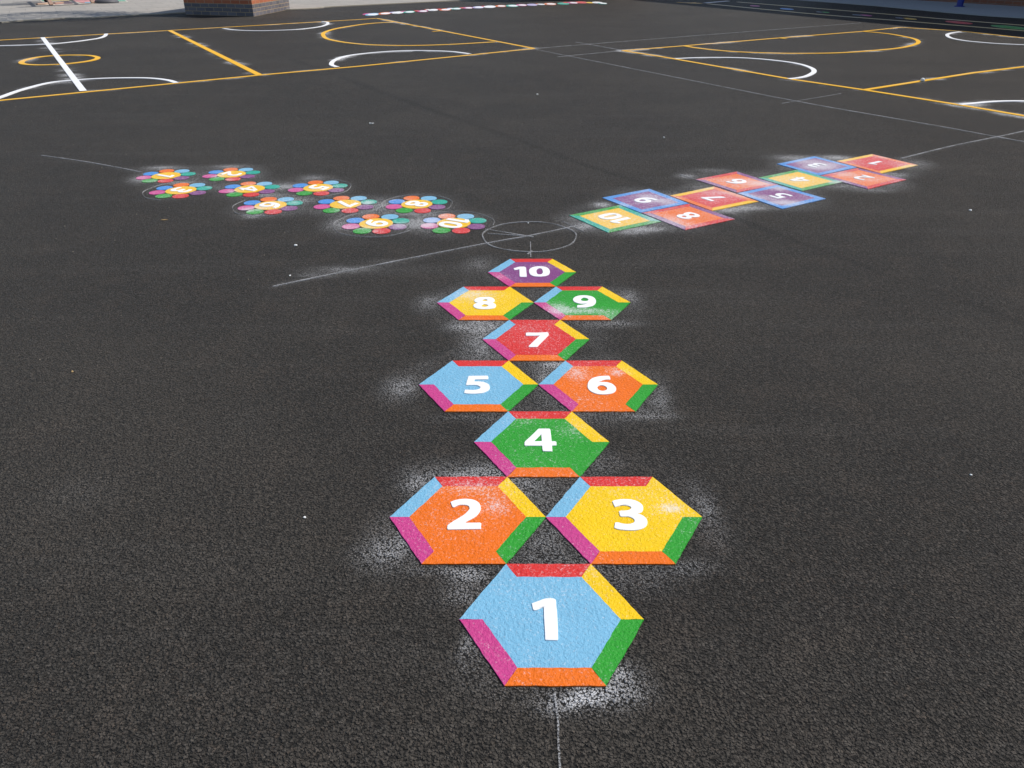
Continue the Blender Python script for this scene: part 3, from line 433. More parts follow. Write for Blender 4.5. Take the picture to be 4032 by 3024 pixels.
# square hopscotch
SB = {'10': ('amber', 'green', 'teal'), '9': ('purple', 'blue', 'blue'), '8': ('orange', 'red', 'purple'), '7': ('red', 'amber', 'orange'),
      '6': ('orange', 'red', 'purple'), '5': ('purple', 'blue', 'blue'), '4': ('amber', 'green', 'teal'), '3': ('purple', 'blue', 'blue'),
      '2': ('orange', 'red', 'purple'), '1': ('red', 'amber', 'orange')}
for k, (n, q) in enumerate(SQ.items()):
    cx, cy = SQC[n]; loc = (cx, cy, 0); z = .0040+.00015*k
    c_in, c_a, c_b = SB[n]
    cb = f"{c_a} border" if c_a == c_b else f"{c_a} and {c_b} border"
    t = empty('square_marking', loc, f"square tile with {c_in} centre, {cb} and white number {n}", 'hopscotch tile', 'square hopscotch tiles')
    O = [q[3], q[2], q[1], q[0]]                         # ccw: bottom, right, top, left
    def inner(P, d):
        out = []
        for i in range(4):
            a, b, c_ = Vector(P[i-1]), Vector(P[i]), Vector(P[(i+1) % 4])
            e1 = (b-a).normalized(); e2 = (c_-b).normalized(); n1 = Vector((-e1.y, e1.x)); n2 = Vector((-e2.y, e2.x))
            m = (n1+n2); out.append(tuple(b+m*(d/(1+n1.dot(n2)))))
        return out
    if area(O) < 0: O = O[::-1]
    I = inner(O, .052)
    tile('centre_panel', I, PM[c_in], z, t, loc, inset=0); I = inner(O, .054)
    for i in range(4):
        j = (i+1) % 4; dx, dy = O[j][0]-O[i][0], O[j][1]-O[i][1]
        along = abs(dx*.84+dy*.54) > abs(dx*.54-dy*.84)  # edges running with the trail
        e = tile('border_strip', [O[i], O[j], I[j], I[i]], PM[c_a if along else c_b], z-.00005, t, loc, inset=0); e['label'] = f"{c_a if along else c_b} border strip"
    numeral(placed(n, cx, cy, -.842, -.540, 1.06), z+.0032, t, loc)

# flower hopscotch
def disc(cx, cy, r, n=36, e=1.0): return [(cx+r*math.cos(2*math.pi*k/n), cy+r*e*math.sin(2*math.pi*k/n)) for k in range(n)]
FPOS = {'1': 'at the far left end beside the chalk line', '2': 'at the far end of the flower trail', '3': 'below the flower numbered 1', '4': 'between flowers 3 and 5', '5': 'behind flowers 6 and 7',
        '6': 'with pale dust at its lower left', '7': 'between flowers 6 and 8', '8': 'behind flowers 9 and 10', '9': 'in the front row of the flower trail', '10': 'next to the chalk circle'}
for n, (fx, fy) in FLW.items():
    loc = (fx, fy, 0)
    t = empty('flower_marking', loc, f"flower marking with yellow disc, white {n}, {FPOS[n]}", 'hopscotch flower', 'flower hopscotch markings')
    tile('flower_centre', disc(fx, fy, .112, 48), PM['amber'], .0044, t, loc, .02, 0, 0)
    for k, col in enumerate(['teal', 'lightblue', 'orange', 'blue', 'pink', 'green', 'red', 'purple']):
        a = math.radians(20.5+45*k+random.uniform(-1, 1)); px, py = fx+.1675*math.cos(a), fy+.1675*math.sin(a)
        e = tile('petal', disc(px, py, .0590, 28), PM[col], .0036, t, loc, .02, 0, 0); e['label'] = f"{HN.get(col, col)} petal"
    numeral(placed(n, fx, fy, .8877, -.4603, 1.06), .0076, t, loc)

# ---------------------------------------------------------------- painted lines
def curve(pts, sub=6, closed=False):
    P = [(*p, 0) for p in pts]
    if closed: return smooth_loop(P, sub)
    out = []
    n = len(P)
    for i in range(n-1):
        p1, p2 = P[i], P[i+1]; p0 = P[i-1] if i else tuple(2*a-b for a, b in zip(p1, p2)); p3 = P[i+2] if i+2 < n else tuple(2*b-a for a, b in zip(p1, p2))
        for k in range(sub):
            t = k/sub
            out.append(tuple(.5*((2*p1[j])+(-p0[j]+p2[j])*t+(2*p0[j]-5*p1[j]+4*p2[j]-p3[j])*t*t+(-p0[j]+3*p1[j]-3*p2[j]+p3[j])*t**3) for j in (0, 1)))
    out.append(tuple(pts[-1])); return out
def straight(pts, step=.15):
    out = []
    for a, b in zip(pts[:-1], pts[1:]):
        m = max(1, int(math.dist(a, b)/step))
        out += [(a[0]+(b[0]-a[0])*k/m, a[1]+(b[1]-a[1])*k/m) for k in range(m)]
    out.append(tuple(pts[-1])); return out
def ribbon(name, P, wd, mat, z, parent=None, loc=None, closed=False, rough=.0, dust=.0):
    n = len(P); vs = []; fs = []
    for i in range(n):
        a = P[i-1] if (i or closed) else P[0]; b = P[(i+1) % n] if (i < n-1 or closed) else P[-1]
        tx, ty = b[0]-a[0], b[1]-a[1]; q = math.hypot(tx, ty) or 1
        j1, j2 = random.uniform(-rough, rough), random.uniform(-rough, rough)
        for u, s_ in ((-.5, -.5), (-.5, 0), (0, 0), (.5, 0), (.5, -.5)):
            k = u*(wd+2*(j1 if u < 0 else j2)); zz = z if s_ == 0 else -.001
            vs.append((P[i][0]-ty/q*k, P[i][1]+tx/q*k, zz))
    m = n if closed else n-1
    for i in range(m):
        j = (i+1) % n
        for k in range(4): fs.append((i*5+k, i*5+k+1, j*5+k+1, j*5+k)[::-1])
    o = mesh_obj(name, vs, fs, mat, parent); c = co(o.data)
    set_attr(o.data, 'dust', np.clip(dust+.35*wob(c[:, 0], c[:, 1], 2.5), 0, 1))
    if parent: local(o, loc)
    return o
LW = .075
lc = (-6, 14, 0)
ct = empty('court_marking', lc, 'left ball court outline in amber with white arcs and a small amber circle', 'court marking')
zz = .0040
for nm, k, sub in (('boundary_line', 'L_near', 0), ('boundary_line', 'L_far', 0), ('boundary_line', 'L_side', 0), ('division_line', 'L_div', 0)):
    ribbon(nm, straight(LN[k]), LW if nm[0] == 'b' else .10, LINEY, zz, ct, lc); zz += .0006
for k, wd in (('L_D', .09), ('L_tick', .06)):
    ribbon('goal_semicircle' if k == 'L_D' else 'penalty_mark', curve(LN[k]), wd, LINEY, zz, ct, lc); zz += .0006
ribbon('centre_circle', curve(LN['L_circ'], 5, True), .085, LINEY, zz, ct, lc, True); zz += .0006
for k in ('L_arc1', 'L_arc2', 'L_arc3', 'L_arc4'):
    ribbon('white_arc', curve(LN[k]), .075, LINEW, zz, ct, lc); zz += .0006
ribbon('centre_line', straight(LN['L_white']), .085, LINEW, zz, ct, lc)
rc = (7, 13, 0)
ct = empty('court_marking', rc, 'right ball court outline in amber with large semicircle and white arcs', 'court marking')
zz = .0040
for nm, k in (('boundary_line', 'R_up'), ('boundary_line', 'R_side'), ('boundary_line', 'R_low'), ('division_line', 'R_div')):
    ribbon(nm, straight(LN[k]), LW, LINEY, zz, ct, rc); zz += .0006
for k, wd in (('R_D', .085), ('R_tick', .06)):
    ribbon('goal_semicircle' if k == 'R_D' else 'penalty_mark', curve(LN[k]), wd, LINEY, zz, ct, rc); zz += .0006
for k in ('R_arc1', 'R_arc2', 'R_arc3'):
    ribbon('white_arc', curve(LN[k]), .075, LINEW, zz, ct, rc); zz += .0006

# running lane in the shade of the building
o = ribbon('lane_line', curve(LN['T_up'], 12), .12, LANEY, .0041, None, None, dust=.25); tag(o, 'far amber lane line running through the building shade', 'lane line')
o = ribbon('lane_line', curve(LN['T_low'], 12), .12, LANEY, .0043, None, None, dust=.25); tag(o, 'near amber lane line in shade just behind the right court', 'lane line')
SC = dict(bluegrey=(96, 108, 128), **{k: PC[k] for k in ('red', 'green', 'amber', 'pink', 'blue')})
SLAB = ['in the lane at the right, between two lane lines', 'at the right edge of the lane', 'in the lane behind the right court semicircle', 'beside the amber spot', 'left of the amber spot', 'beside the pink spot', 'in the middle of the lane', 'beside the small green spot', 'near the start of the lane', 'at the start of the lane']
for (col, x, y, r), lb in zip(SPOT, SLAB):
    m = PM.get(col) or bpy.data.materials.get('spot_'+col) or mat_paint('spot_'+col, SC[col])
    o = tile('lane_spot', disc(x, y, r, 24, 2.4), m, .0040, None, None, .06, 0, 0)
    tag(o, f"{'large ' if r > .2 else 'small '}{'blue grey' if col == 'bluegrey' else col} spot {lb}", 'painted spot', 'painted spots along the running lane')
# start arrow and tick
a, b = LN['Ty']; dx, dy = b[0]-a[0], b[1]-a[1]; L = math.hypot(dx, dy); ux, uy = dx/L, dy/L
def fr(u, v): return (a[0]+ux*u*L-uy*v, a[1]+uy*u*L+ux*v)
o = tile('lane_arrow', [fr(0, -.05), fr(.42, -.07), fr(.5, -.16), fr(1, -.14), fr(1, .1), fr(.68, .1), fr(.58, .38), fr(.48, .1), fr(0, .05)], LINEY, .004, None, None, .1, 0, 0)
tag(o, 'amber arrow painted on shaded asphalt at the start of the lane', 'painted arrow')
o = ribbon('start_tick', straight([LN['Tw'][0], LN['Tw'][1]]), .15, LINEW, .0046); tag(o, 'short white start mark painted beside the amber arrow', 'painted mark')

# overlapping coloured discs: the long snake
sm = (sum(s_[1] for s_ in SNAKE)/len(SNAKE), sum(s_[2] for s_ in SNAKE)/len(SNAKE), 0)
sn = empty('snake_marking', sm, 'long snake of overlapping coloured and white discs beyond the courts', 'playground marking')
SM = dict(white=WHITE, pale=PM['lightblue'], lilac=mat_paint('thermoplastic_lilac', (196, 186, 226)))
for k, (col, x, y, r) in enumerate(SNAKE):
    z = .004+.0005*(k % 12); m = SM.get(col) or PM[col]
    tile('body_disc', disc(x, y, r*1.02, 24, 3.0), m, z, sn, sm, .1, 0, 0)
    if col in ('pale', 'orange', 'teal', 'lilac', 'pink', 'white', 'amber') and k % 4 != 3:
        tile('letter_patch', disc(x+.03, y-.12, r*.75, 16, 2.6), WHITE, z+.007, sn, sm, .1, 0, 0)

# ---------------------------------------------------------------- chalk setting-out lines
def chalk(k, wd, label, sm_=True):
    P = curve(LN[k], max(8, int(40/len(LN[k])))) if sm_ else straight(LN[k])
    o = ribbon('chalk_line', P, wd, CHALK, .0055, rough=wd*.12); tag(o, label, 'chalk line')
chalk('c_long', .0115, 'long chalk line with blown white dust crossing the chalk circle')
chalk('c_rad1', .011, 'bold short chalk stroke inside the circle reaching its centre')
chalk('c_rad2', .008, 'thin lower chalk stroke inside the circle')
chalk('c_down', .005, 'faint chalk line pointing from the circle to the purple hexagon')
chalk('c_tick', .009, 'tiny chalk tick on the near rim of the chalk circle')
chalk('c_cross', .007, 'chalk line crossing the circle rim beside the number 10 square')
chalk('c_left', .010, 'chalk line leading left from the flower numbered 1')
chalk('c_near', .0045, 'dotted chalk line below the nearest hexagon at the bottom edge')
chalk('c_g', .022, 'long chalk line running from the left court corner to the right edge')
chalk('c_h', .026, 'chalk line from the left court corner towards the building shade')
chalk('c_i', .028, 'short chalk line ending at the right court corner from above left')
chalk('c_j', .028, 'short chalk line meeting the right court corner from the left')
chalk('c_k', .006, 'faint chalk line crossing the long one beside the right court')
chalk('c_sq', .018, 'chalk line running right from the square numbered 1')
chalk('c_m', .010, 'chalk stub touching the left tip of square number 6')
def ring(cx, cy, r, a0, a1, wd, label, name='chalk_circle', full=False):
    n = 90; P = [(cx+(r+.004*math.sin(7*t+cx))*math.cos(t), cy+(r+.004*math.cos(5*t))*math.sin(t)) for t in (math.radians(a0+(a1-a0)*k/n) for k in range(n+(0 if full else 1)))]
    o = ribbon(name, P, wd, CHALK, .0058, rough=wd*.12, closed=full); tag(o, label, 'chalk circle')
cc = CIR['chalk']; ring(cc[0], cc[1], cc[2], 0, 360, .0075, 'chalk circle drawn on the asphalt above the number 10 hexagon', full=True)
for n, r, a0, a1, wh in (('3', .27, 120, 260, 'faint chalk arc hooking round the left of flower 3'), ('5', .25, -70, 80, 'faint chalk arc right of flower 5, behind flower 7'),
        ('6', .26, 150, 290, 'faint chalk arc at the dusty lower left of flower 6'), ('7', .27, -60, 30, 'short faint chalk arc in the gap between flowers 7 and 8'),
        ('8', .255, -30, 220, 'long faint chalk arc passing over the top of flower 8'), ('9', .28, 110, 330, 'wide faint chalk arc looping under flower 9'),
        ('10', .27, -10, 150, 'faint chalk arc above flower 10 nearest the chalk circle')):
    fx, fy = FLW[n]; ring(fx, fy, r, a0, a1, .0026, wh, 'chalk_arc')

# ---------------------------------------------------------------- litter
WL = mat_plain('litter_white', (236, 236, 232), .7); TL = mat_plain('litter_tan', (168, 140, 96), .8)
def chip(name, x, y, sx, sy, sz, mat, label, cat, rot=0):
    bm = bmesh.new(); bmesh.ops.create_icosphere(bm, subdivisions=2, radius=1)
    for v in bm.verts:
        f = 1+random.uniform(-.22, .22); v.co = Vector((v.co.x*sx*f, v.co.y*sy*f, max(v.co.z, -.4)*sz*f))
    bmesh.ops.rotate(bm, verts=bm.verts, cent=(0, 0, 0), matrix=Matrix.Rotation(rot, 3, 'Z'))
    o = bm_obj(name, bm, mat, None); o.scale = (.8, .8, .8); o.location = (x, y, sz*.25+.002); tag(o, label, cat)
chip('paint_chip', *DEB['a'], .012, .016, .008, WL, 'white chip on the asphalt left of the long chalk line', 'chip', .4)
chip('paint_chip', *DEB['b'], .007, .007, .005, WL, 'tiny white chip below the larger one left of the chalk line', 'chip')
chip('pebble', *DEB['d'], .017, .016, .012, WL, 'small pale pebble on open asphalt between the two courts', 'pebble')
chip('pebble', *DEB['e'], .012, .012, .010, WL, 'small pale pebble on asphalt above the square numbered 6', 'pebble')
chip('pebble', *DEB['f'], .012, .012, .008, WL, 'tiny pale pebble on the asphalt right of the square tiles', 'pebble')
chip('pebble', *DEB['i'], .006, .006, .005, WL, 'tiny white speck between flower 10 and the chalk circle', 'pebble')
chip('pebble', *DEB['k'], .006, .005, .004, WL, 'tiny white speck on asphalt at the right edge', 'pebble')
chip('paint_chip', *DEB['m'], .006, .005, .004, WL, 'tiny white chip on asphalt left of hexagon number 2', 'chip')
chip('twig', *DEB['leaf'], .030, .006, .004, TL, 'small tan twig lying on the asphalt left of flower 6', 'twig', .15)
chip('leaf_scrap', *DEB['h'], .006, .009, .004, TL, 'tiny tan leaf scrap on the asphalt at lower left', 'leaf scrap', .8)
GR = mat_plain('grit', (150, 140, 124), .8, .4, 300); vs = []; fs = []
for _ in range(260):
    d_ = random.uniform(.5, 1)**2*14; a_ = random.uniform(-.75, .75); x, y = d_*math.sin(a_), d_*math.cos(a_)-1.2; s_ = random.uniform(.0015, .0035)*(1+d_*.05); i = len(vs)
    vs += [(x-s_, y, .003), (x+s_, y+s_*.4, .003), (x, y+s_, .003), (x+s_*.3, y-s_, .003), (x, y, .003+s_*1.3)]; fs += [(i, i+3, i+4), (i+3, i+1, i+4), (i+1, i+2, i+4), (i+2, i, i+4)]
o = mesh_obj('grit', vs, fs, GR); tag(o, 'fine pale grit scattered over the asphalt', 'grit', kind='stuff')
# white ball on the division line of the right court
bm = bmesh.new(); bmesh.ops.create_uvsphere(bm, u_segments=20, v_segments=12, radius=.03)
for v in bm.verts:
    if v.co.z < -.016: v.co.z = -.016
o = bm_obj('plastic_cap', bm, WL, None, True); o.location = (*DEB['ball'], .021); tag(o, 'small white rounded cap sitting on the amber division line of the right court', 'cap')
# curled scrap
cx, cy = DEB['c']; P = [(cx+.026*math.cos(t), cy+.024*math.sin(t)+.012) for t in np.linspace(3.3, 5.6, 14)]
vs = []; fs = []
for i, (x, y) in enumerate(P): vs += [(x, y, .004), (x, y, .012+.004*math.sin(i)), (x+.006, y+.008, .014), (x+.007, y+.010, .005)]
for i in range(len(P)-1):
    for k in range(3): fs.append((i*4+k, i*4+k+4, i*4+k+5, i*4+k+1))
o = mesh_obj('curled_scrap', vs, fs, WL); tag(o, 'curled white scrap on the asphalt between the left court and flowers', 'scrap')

# ---------------------------------------------------------------- pavement left
PAVE = mat_paving()
def slab(name, poly, z, mat, label):
    bm = bmesh.new(); vs = [bm.verts.new((x, y, z)) for x, y in poly]
    f = bm.faces.new(vs); ex = bmesh.ops.extrude_face_region(bm, geom=[f])
    for v in ex['geom']:
        if isinstance(v, bmesh.types.BMVert): v.co.z = -.02
    bmesh.ops.triangulate(bm, faces=[f_ for f_ in bm.faces if len(f_.verts) > 4])
    bmesh.ops.recalc_face_normals(bm, faces=bm.faces)
    o = bm_obj(name, bm, mat); tag(o, label, kind='structure'); return o
slab('pavement', [tuple(p) for p in PAVL]+[(2, 60), (-60, 70), (-60, 20)], .022, PAVE, 'pale slab paving along the back left')
# edging strip, slightly proud of the slabs
EDG = mat_plain('edging_concrete', (176, 168, 150), .85)
o = ribbon('pavement_edging', curve([tuple(p) for p in PAVL[1:]], 4), .13, EDG, .030); tag(o, 'pale concrete edging between the slabs and the asphalt', kind='structure')
SHP = mat_plain('pavement_dark', (168, 170, 168), .85, .15, 3)
slab('pavement', [tuple(p) for p in PAVR]+[(60, 6), (60, 70), (7, 70)], .022, SHP, 'shaded paving beside the building at the back right')

# ---------------------------------------------------------------- brick planter
BLUEB = mat_brick('blue_engineering_brick', (128, 124, 128), (102, 100, 106), (206, 178, 140))
REDB = mat_brick('orange_brick', (206, 122, 84), (184, 100, 68), (206, 182, 150))
pc, pl, pr = (Vector(PT[k]) for k in ('pC', 'pL', 'pR')); pb = pl+(pr-pc)
PH_ = 1.62
base = Vector((*(pc+pl+pr+pb)/4, 0))
pt = empty('brick_planter', tuple(base), 'brick planter with dark blue base courses and orange brick above, beside the paving', 'planter')
def wall_block(name, ring_, z0, z1, mat, cap=True):
    bm = bmesh.new(); uvl = bm.loops.layers.uv.new('UVMap'); n = len(ring_)
    lo_ = [bm.verts.new((p.x-base.x, p.y-base.y, z0)) for p in ring_]; hi_ = [bm.verts.new((p.x-base.x, p.y-base.y, z1)) for p in ring_]
    u = 0
    for i in range(n):
        j = (i+1) % n; L = (ring_[j]-ring_[i]).length
        f = bm.faces.new((lo_[i], lo_[j], hi_[j], hi_[i]))
        for lp, uvv in zip(f.loops, ((u, z0), (u+L, z0), (u+L, z1), (u, z1))): lp[uvl].uv = uvv
        u += L
    if cap: bm.faces.new(hi_)
    bmesh.ops.recalc_face_normals(bm, faces=bm.faces)
    return bm_obj(name, bm, mat, pt)
rg = [pc, pr, pb, pl]
wall_block('base_courses', rg, -.01, .322, BLUEB)
cen = (pc+pl+pr+pb)/4
rg2 = [p+(cen-p).normalized()*.004 for p in rg]
wall_block('upper_brickwork', rg2, .322, PH_-.08, REDB)
COP = mat_plain('coping_stone', (170, 164, 152), .85)
wall_block('coping', [p-(cen-p).normalized()*.06 for p in rg], PH_-.08, PH_, COP)
SOIL = mat_plain('planter_soil', (70, 52, 38), .95)
wall_block('soil', [p+(cen-p).normalized()*.35 for p in rg], PH_-.01, PH_+.03, SOIL)

# tree standing in the planter: its crown throws the dappled shade on the paving
BARK = mat_plain('bark', (92, 78, 64), .9, .3, 20, .01, 30); LEAF = mat_leaf()
tr = empty('planter_tree', (base.x, base.y, PH_+.03), 'leafy tree growing in the brick planter, dappling the paving with shade', 'tree')
def limb(bm, a, b, r0, r1, n=8):
    d = (b-a).normalized(); s_ = d.orthogonal().normalized(); t_ = d.cross(s_)
    A = [bm.verts.new(a+(s_*math.cos(2*math.pi*k/n)+t_*math.sin(2*math.pi*k/n))*r0) for k in range(n)]
    B = [bm.verts.new(b+(s_*math.cos(2*math.pi*k/n)+t_*math.sin(2*math.pi*k/n))*r1) for k in range(n)]
    for k in range(n): bm.faces.new((A[k], A[(k+1) % n], B[(k+1) % n], B[k]))
bm = bmesh.new(); limb(bm, Vector((0, 0, -.05)), Vector((.1, .05, 3.3)), .14, .09); tips = []
for k in range(9):
    a = k*2.4; st = Vector((.1, .05, 3.2)); e = st+Vector((math.cos(a)*1.9, math.sin(a)*1.9, .9+.35*(k % 4)))
    md = st.lerp(e, .5)+Vector((0, 0, .2)); limb(bm, st, md, .06, .04); limb(bm, md, e, .04, .015)
    tips += [md, e]
    for q in range(3):
        a2 = a+random.uniform(-1, 1); e2 = md+Vector((math.cos(a2)*.9, math.sin(a2)*.9, random.uniform(.2, .9))); limb(bm, md, e2, .02, .008); tips.append(e2)
bm_obj('trunk', bm, BARK, tr, True)
vs = []; fs = []
for t_ in tips:
    for q in range(150):
        c_ = t_+Vector((random.gauss(0, .34), random.gauss(0, .34), random.gauss(0, .22)))
        n_ = Vector((random.gauss(0, 1), random.gauss(0, 1), random.gauss(0, 1)+.6)).normalized(); u_ = n_.orthogonal().normalized(); v_ = n_.cross(u_); s_ = random.uniform(.04, .075)
        i = len(vs); vs += [c_-u_*s_, c_+v_*s_*.5, c_+u_*s_, c_-v_*s_*.5]; fs.append((i, i+1, i+2, i+3))
mesh_obj('crown', vs, fs, LEAF, tr)

# ---------------------------------------------------------------- bench table, parasol base, painted map at the back left
WOOD = mat_plain('weathered_wood', (168, 138, 120), .8, .2, 8); WOODD = mat_plain('dark_wood', (52, 34, 30), .8, .2, 8)
def beam(name, a, b, wd, th, mat, parent, loc):
    a, b = Vector(a), Vector(b); d = (b-a).normalized(); up = Vector((0, 0, 1)) if abs(d.z) < .9 else Vector((0, 1, 0))
    s_ = d.cross(up).normalized(); t_ = s_.cross(d); bm = bmesh.new()
    vs = [bm.verts.new(p+s_*x*wd/2+t_*y*th/2) for p in (a, b) for x, y in ((-1, -1), (1, -1), (1, 1), (-1, 1))]
    for f in ((0, 1, 2, 3), (7, 6, 5, 4), (0, 4, 5, 1), (1, 5, 6, 2), (2, 6, 7, 3), (3, 7, 4, 0)): bm.faces.new([vs[i] for i in f])
    bmesh.ops.recalc_face_normals(bm, faces=bm.faces); bmesh.ops.bevel(bm, geom=bm.edges[:], offset=.006, segments=1, affect='EDGES')
    o = bm_obj(name, bm, mat, parent); local(o, loc); return o
A_, B_ = Vector((*PT['legA'], .02)), Vector((*PT['legB'], .02)); A2, B2 = Vector((*PT['bA'], .02)), Vector((*PT['bB'], .02))
ctr = (A_+B_+A2+B2)/4; loc = (ctr.x, ctr.y, .02)
tb = empty('picnic_bench', loc, 'wooden picnic bench with tan splayed legs standing on the painted map', 'picnic bench')
for p, q, m in ((A_, A2, WOOD), (B_, B2, WOOD), (A2, A_, WOODD), (B2, B_, WOODD)):
    tgt = p.lerp(q, .36)+Vector((-.25, 0, 1.0))
    beam('leg', p, tgt, .12, .09, m, tb, loc)
ax = (B_-A_).normalized(); wv = (A2-A_).normalized()
for k in range(5):
    o_ = A_.lerp(A2, .22+.14*k)+Vector((-.25, 0, 1.04)); beam('table_plank', o_-ax*.5, o_+(B_-A_)+ax*.5, .19, .05, WOOD, tb, loc)
for s_ in (-.25, 1.25):
    o_ = A_.lerp(A2, s_)+Vector((-.1, 0, .62)); beam('seat', o_-ax*.5, o_+(B_-A_)+ax*.5, .32, .05, WOOD, tb, loc)
for p, q in ((A_, A2), (B_, B2)):
    beam('cross_beam', p.lerp(q, -.25)+Vector((-.1, 0, .57)), p.lerp(q, 1.25)+Vector((-.1, 0, .57)), .1, .06, WOOD, tb, loc)
o = beam('timber_offcut', (*PT['rail0'], .05), (*PT['rail1'], .05), .12, .05, mat_plain('pale_timber', (196, 166, 146), .8), None, (0, 0, 0)); tag(o, 'pale timber lying on the paving at the foot of the bench leg', 'timber')
# parasol base
dx_, dy_ = PT['dome']; loc = (dx_, dy_, .022)
pb_ = empty('parasol_base', loc, 'dark grey rounded parasol base on the paving right of the bench', 'parasol base')
RUB = mat_plain('dark_rubber', (84, 84, 88), .6, .12, 4)
bm = bmesh.new(); rings = []; prof = [(.41, 0), (.42, .03), (.40, .07), (.34, .115), (.24, .145), (.12, .158), (.06, .16)]
for r, z in prof: rings.append([bm.verts.new((r*math.cos(2*math.pi*k/32), r*math.sin(2*math.pi*k/32), z)) for k in range(32)])
for a_, b_ in zip(rings[:-1], rings[1:]):
    for k in range(32): bm.faces.new((a_[k], a_[(k+1) % 32], b_[(k+1) % 32], b_[k]))
bm.faces.new(rings[-1]); bm_obj('weight', bm, RUB, pb_, True)
bm = bmesh.new(); limb(bm, Vector((0, 0, .15)), Vector((0, 0, .42)), .05, .05, 16); limb(bm, Vector((0, 0, .42)), Vector((0, 0, 2.6)), .035, .035, 16); bm_obj('pole_socket', bm, RUB, pb_, True)
# painted map
MC = dict(green=(120, 186, 140), yellow=(232, 208, 120), pink=(214, 140, 138), blue=(140, 190, 216), pink2=(206, 140, 128), green2=(110, 180, 140), plum=(120, 84, 92))
mc = (MAT[0][0], MAT[0][1], .022)
mp_ = empty('painted_map', mc, 'faded colourful floor map with white border painted on the paving', 'floor marking')
def flat(name, poly, z, mat):
    P = poly if area(poly) > 0 else poly[::-1]
    o = mesh_obj(name, [(x, y, z) for x, y in P], [tuple(range(len(P)))], mat, mp_); local(o, mc); set_attr(o.data, 'dust', [.3]*len(P)); return o
flat('border', [tuple(p) for p in MAT], .026, mat_plain('map_border', (214, 206, 190), .7))
for k, (n, poly) in enumerate(MATP.items()):
    o = flat('patch', [tuple(p) for p in poly], .030+.001*k, mat_paint('map_'+n, MC[n])); o['label'] = f"{n.rstrip('2')} painted patch"

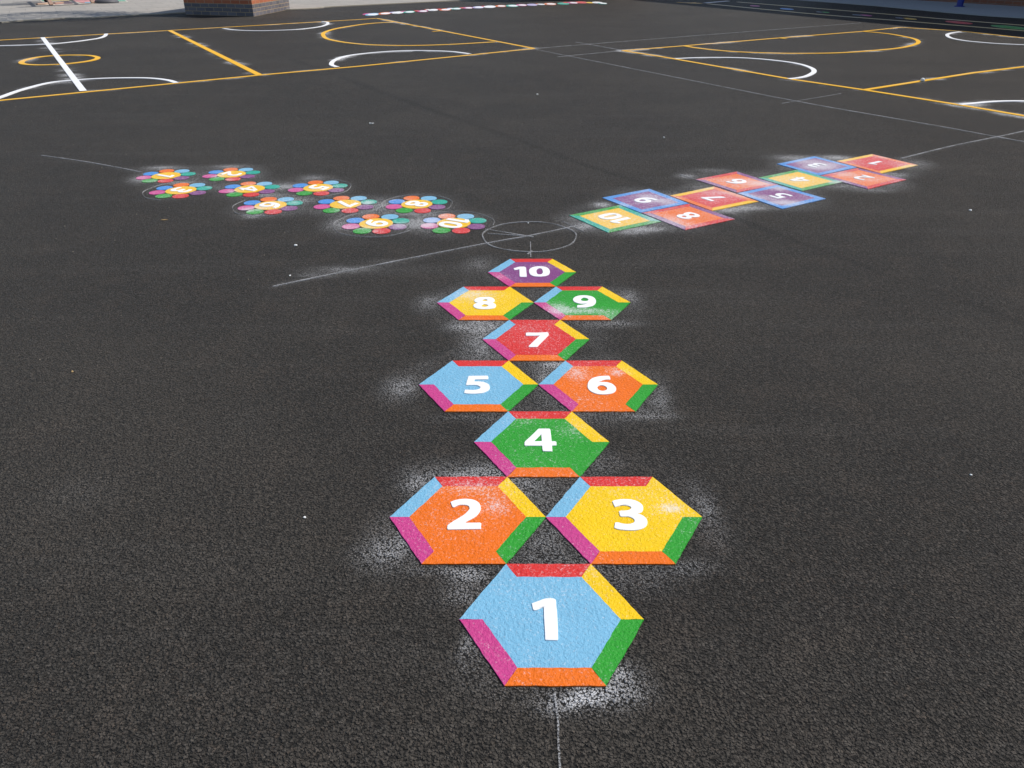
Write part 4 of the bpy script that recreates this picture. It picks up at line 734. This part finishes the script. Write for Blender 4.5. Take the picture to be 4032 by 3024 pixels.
# ---------------------------------------------------------------- building, canopy post, back store
WALLM = mat_brick('shaded_wall_brick', (150, 96, 70), (130, 80, 60), (150, 140, 125)); ROOF = mat_plain('roof_felt', (70, 70, 74), .8); GLASS = mat_plain('window_glass', (40, 50, 60), .1, .05)
FRAME = mat_plain('window_frame', (220, 222, 222), .5)
def building(name, o0, d, length, depth, height, label, nwin):
    o0 = Vector((*o0, 0)); d = Vector((*d, 0)).normalized(); nrm = Vector((-d.y, d.x, 0))      # nrm points away from the yard
    e = empty(name, tuple(o0), label, 'building')
    bm = bmesh.new(); uvl = bm.loops.layers.uv.new('UVMap')
    q = [Vector((0, 0, -.05)), d*length+Vector((0, 0, -.05)), d*length+nrm*depth+Vector((0, 0, -.05)), nrm*depth+Vector((0, 0, -.05))]
    lo_ = [bm.verts.new(p) for p in q]; hi_ = [bm.verts.new(p+Vector((0, 0, height+.05))) for p in q]; u = 0
    for i in range(4):
        j = (i+1) % 4; L = (q[j]-q[i]).length; f = bm.faces.new((lo_[i], lo_[j], hi_[j], hi_[i]))
        for lp, uvv in zip(f.loops, ((u, 0), (u+L, 0), (u+L, height), (u, height))): lp[uvl].uv = uvv
        u += L
    bmesh.ops.recalc_face_normals(bm, faces=bm.faces); bm_obj('wall', bm, WALLM, e)
    bm = bmesh.new(); q2 = [q[0]-d*.12-nrm*.12, q[1]+d*.12-nrm*.12, q[2]+d*.12+nrm*.12, q[3]-d*.12+nrm*.12]
    a_ = [bm.verts.new(Vector((p.x, p.y, height))) for p in q2]; b_ = [bm.verts.new(Vector((p.x, p.y, height+.12))) for p in q2]
    for i in range(4): bm.faces.new((a_[i], a_[(i+1) % 4], b_[(i+1) % 4], b_[i]))
    bm.faces.new(b_); bm.faces.new(a_[::-1]); bmesh.ops.recalc_face_normals(bm, faces=bm.faces); bm_obj('roof', bm, ROOF, e)
    for k in range(nwin):
        for zf in ((1.3,) if height < 6 else (1.4, 5.2)):
            c0 = d*(length*(k+.5)/nwin-1.0)+Vector((0, 0, zf)); vs = []
            for (u0, u1, w0, w1, dp, nm, mt) in ((0, 2, 0, 1.6, .03, 'window', FRAME), (.1, 1.9, .1, 1.5, .045, 'pane', GLASS)):
                bm = bmesh.new(); bb = [c0+d*uu+Vector((0, 0, ww))+(-nrm)*pp for pp in (0, dp) for uu, ww in ((u0, w0), (u1, w0), (u1, w1), (u0, w1))]
                v_ = [bm.verts.new(p) for p in bb]
                for f in ((0, 1, 2, 3), (7, 6, 5, 4), (0, 4, 5, 1), (1, 5, 6, 2), (2, 6, 7, 3), (3, 7, 4, 0)): bm.faces.new([v_[i] for i in f])
                bmesh.ops.recalc_face_normals(bm, faces=bm.faces)
                wo = bm_obj(nm, bm, mt, e if nm == 'window' else prev); prev = wo
    return e
TN = math.tan(ELEV)
# the long building to the right: its eaves shadow falls along the running lane
bd = Vector((.385, -.923)); s0 = Vector((5.19, 29.53)); wallp = s0+Vector((SX, SY))*9.58/math.hypot(SX, SY)
building('school_building', tuple(wallp-bd*2.2), tuple(bd), 46, 12, 9.3*TN, 'tall brick building in shade at the far right edge of the yard', 9)
st = Vector((3.95, 31.95)); 
building('brick_store', (st.x-4.2*.87, st.y+4.2*.49), (.87, -.49), 4.2, 3.0, 4.6*TN, 'brick store just beyond the top of the yard, shading the asphalt', 1)
bp = PT['post']; BLUE = mat_plain('blue_paint', (34, 50, 140), .5)
pe = empty('canopy_post', (*bp, .022), 'dark blue steel canopy post on the shaded paving', 'post')
bm = bmesh.new(); limb(bm, Vector((0, 0, .01)), Vector((0, 0, 3.4)), .10, .10, 16); bm_obj('shaft', bm, BLUE, pe, True)
bm = bmesh.new(); limb(bm, Vector((0, 0, 0)), Vector((0, 0, .02)), .16, .16, 16); bm.faces.new(bm.verts[16:32]) if False else None; bm_obj('base_plate', bm, BLUE, pe, True)
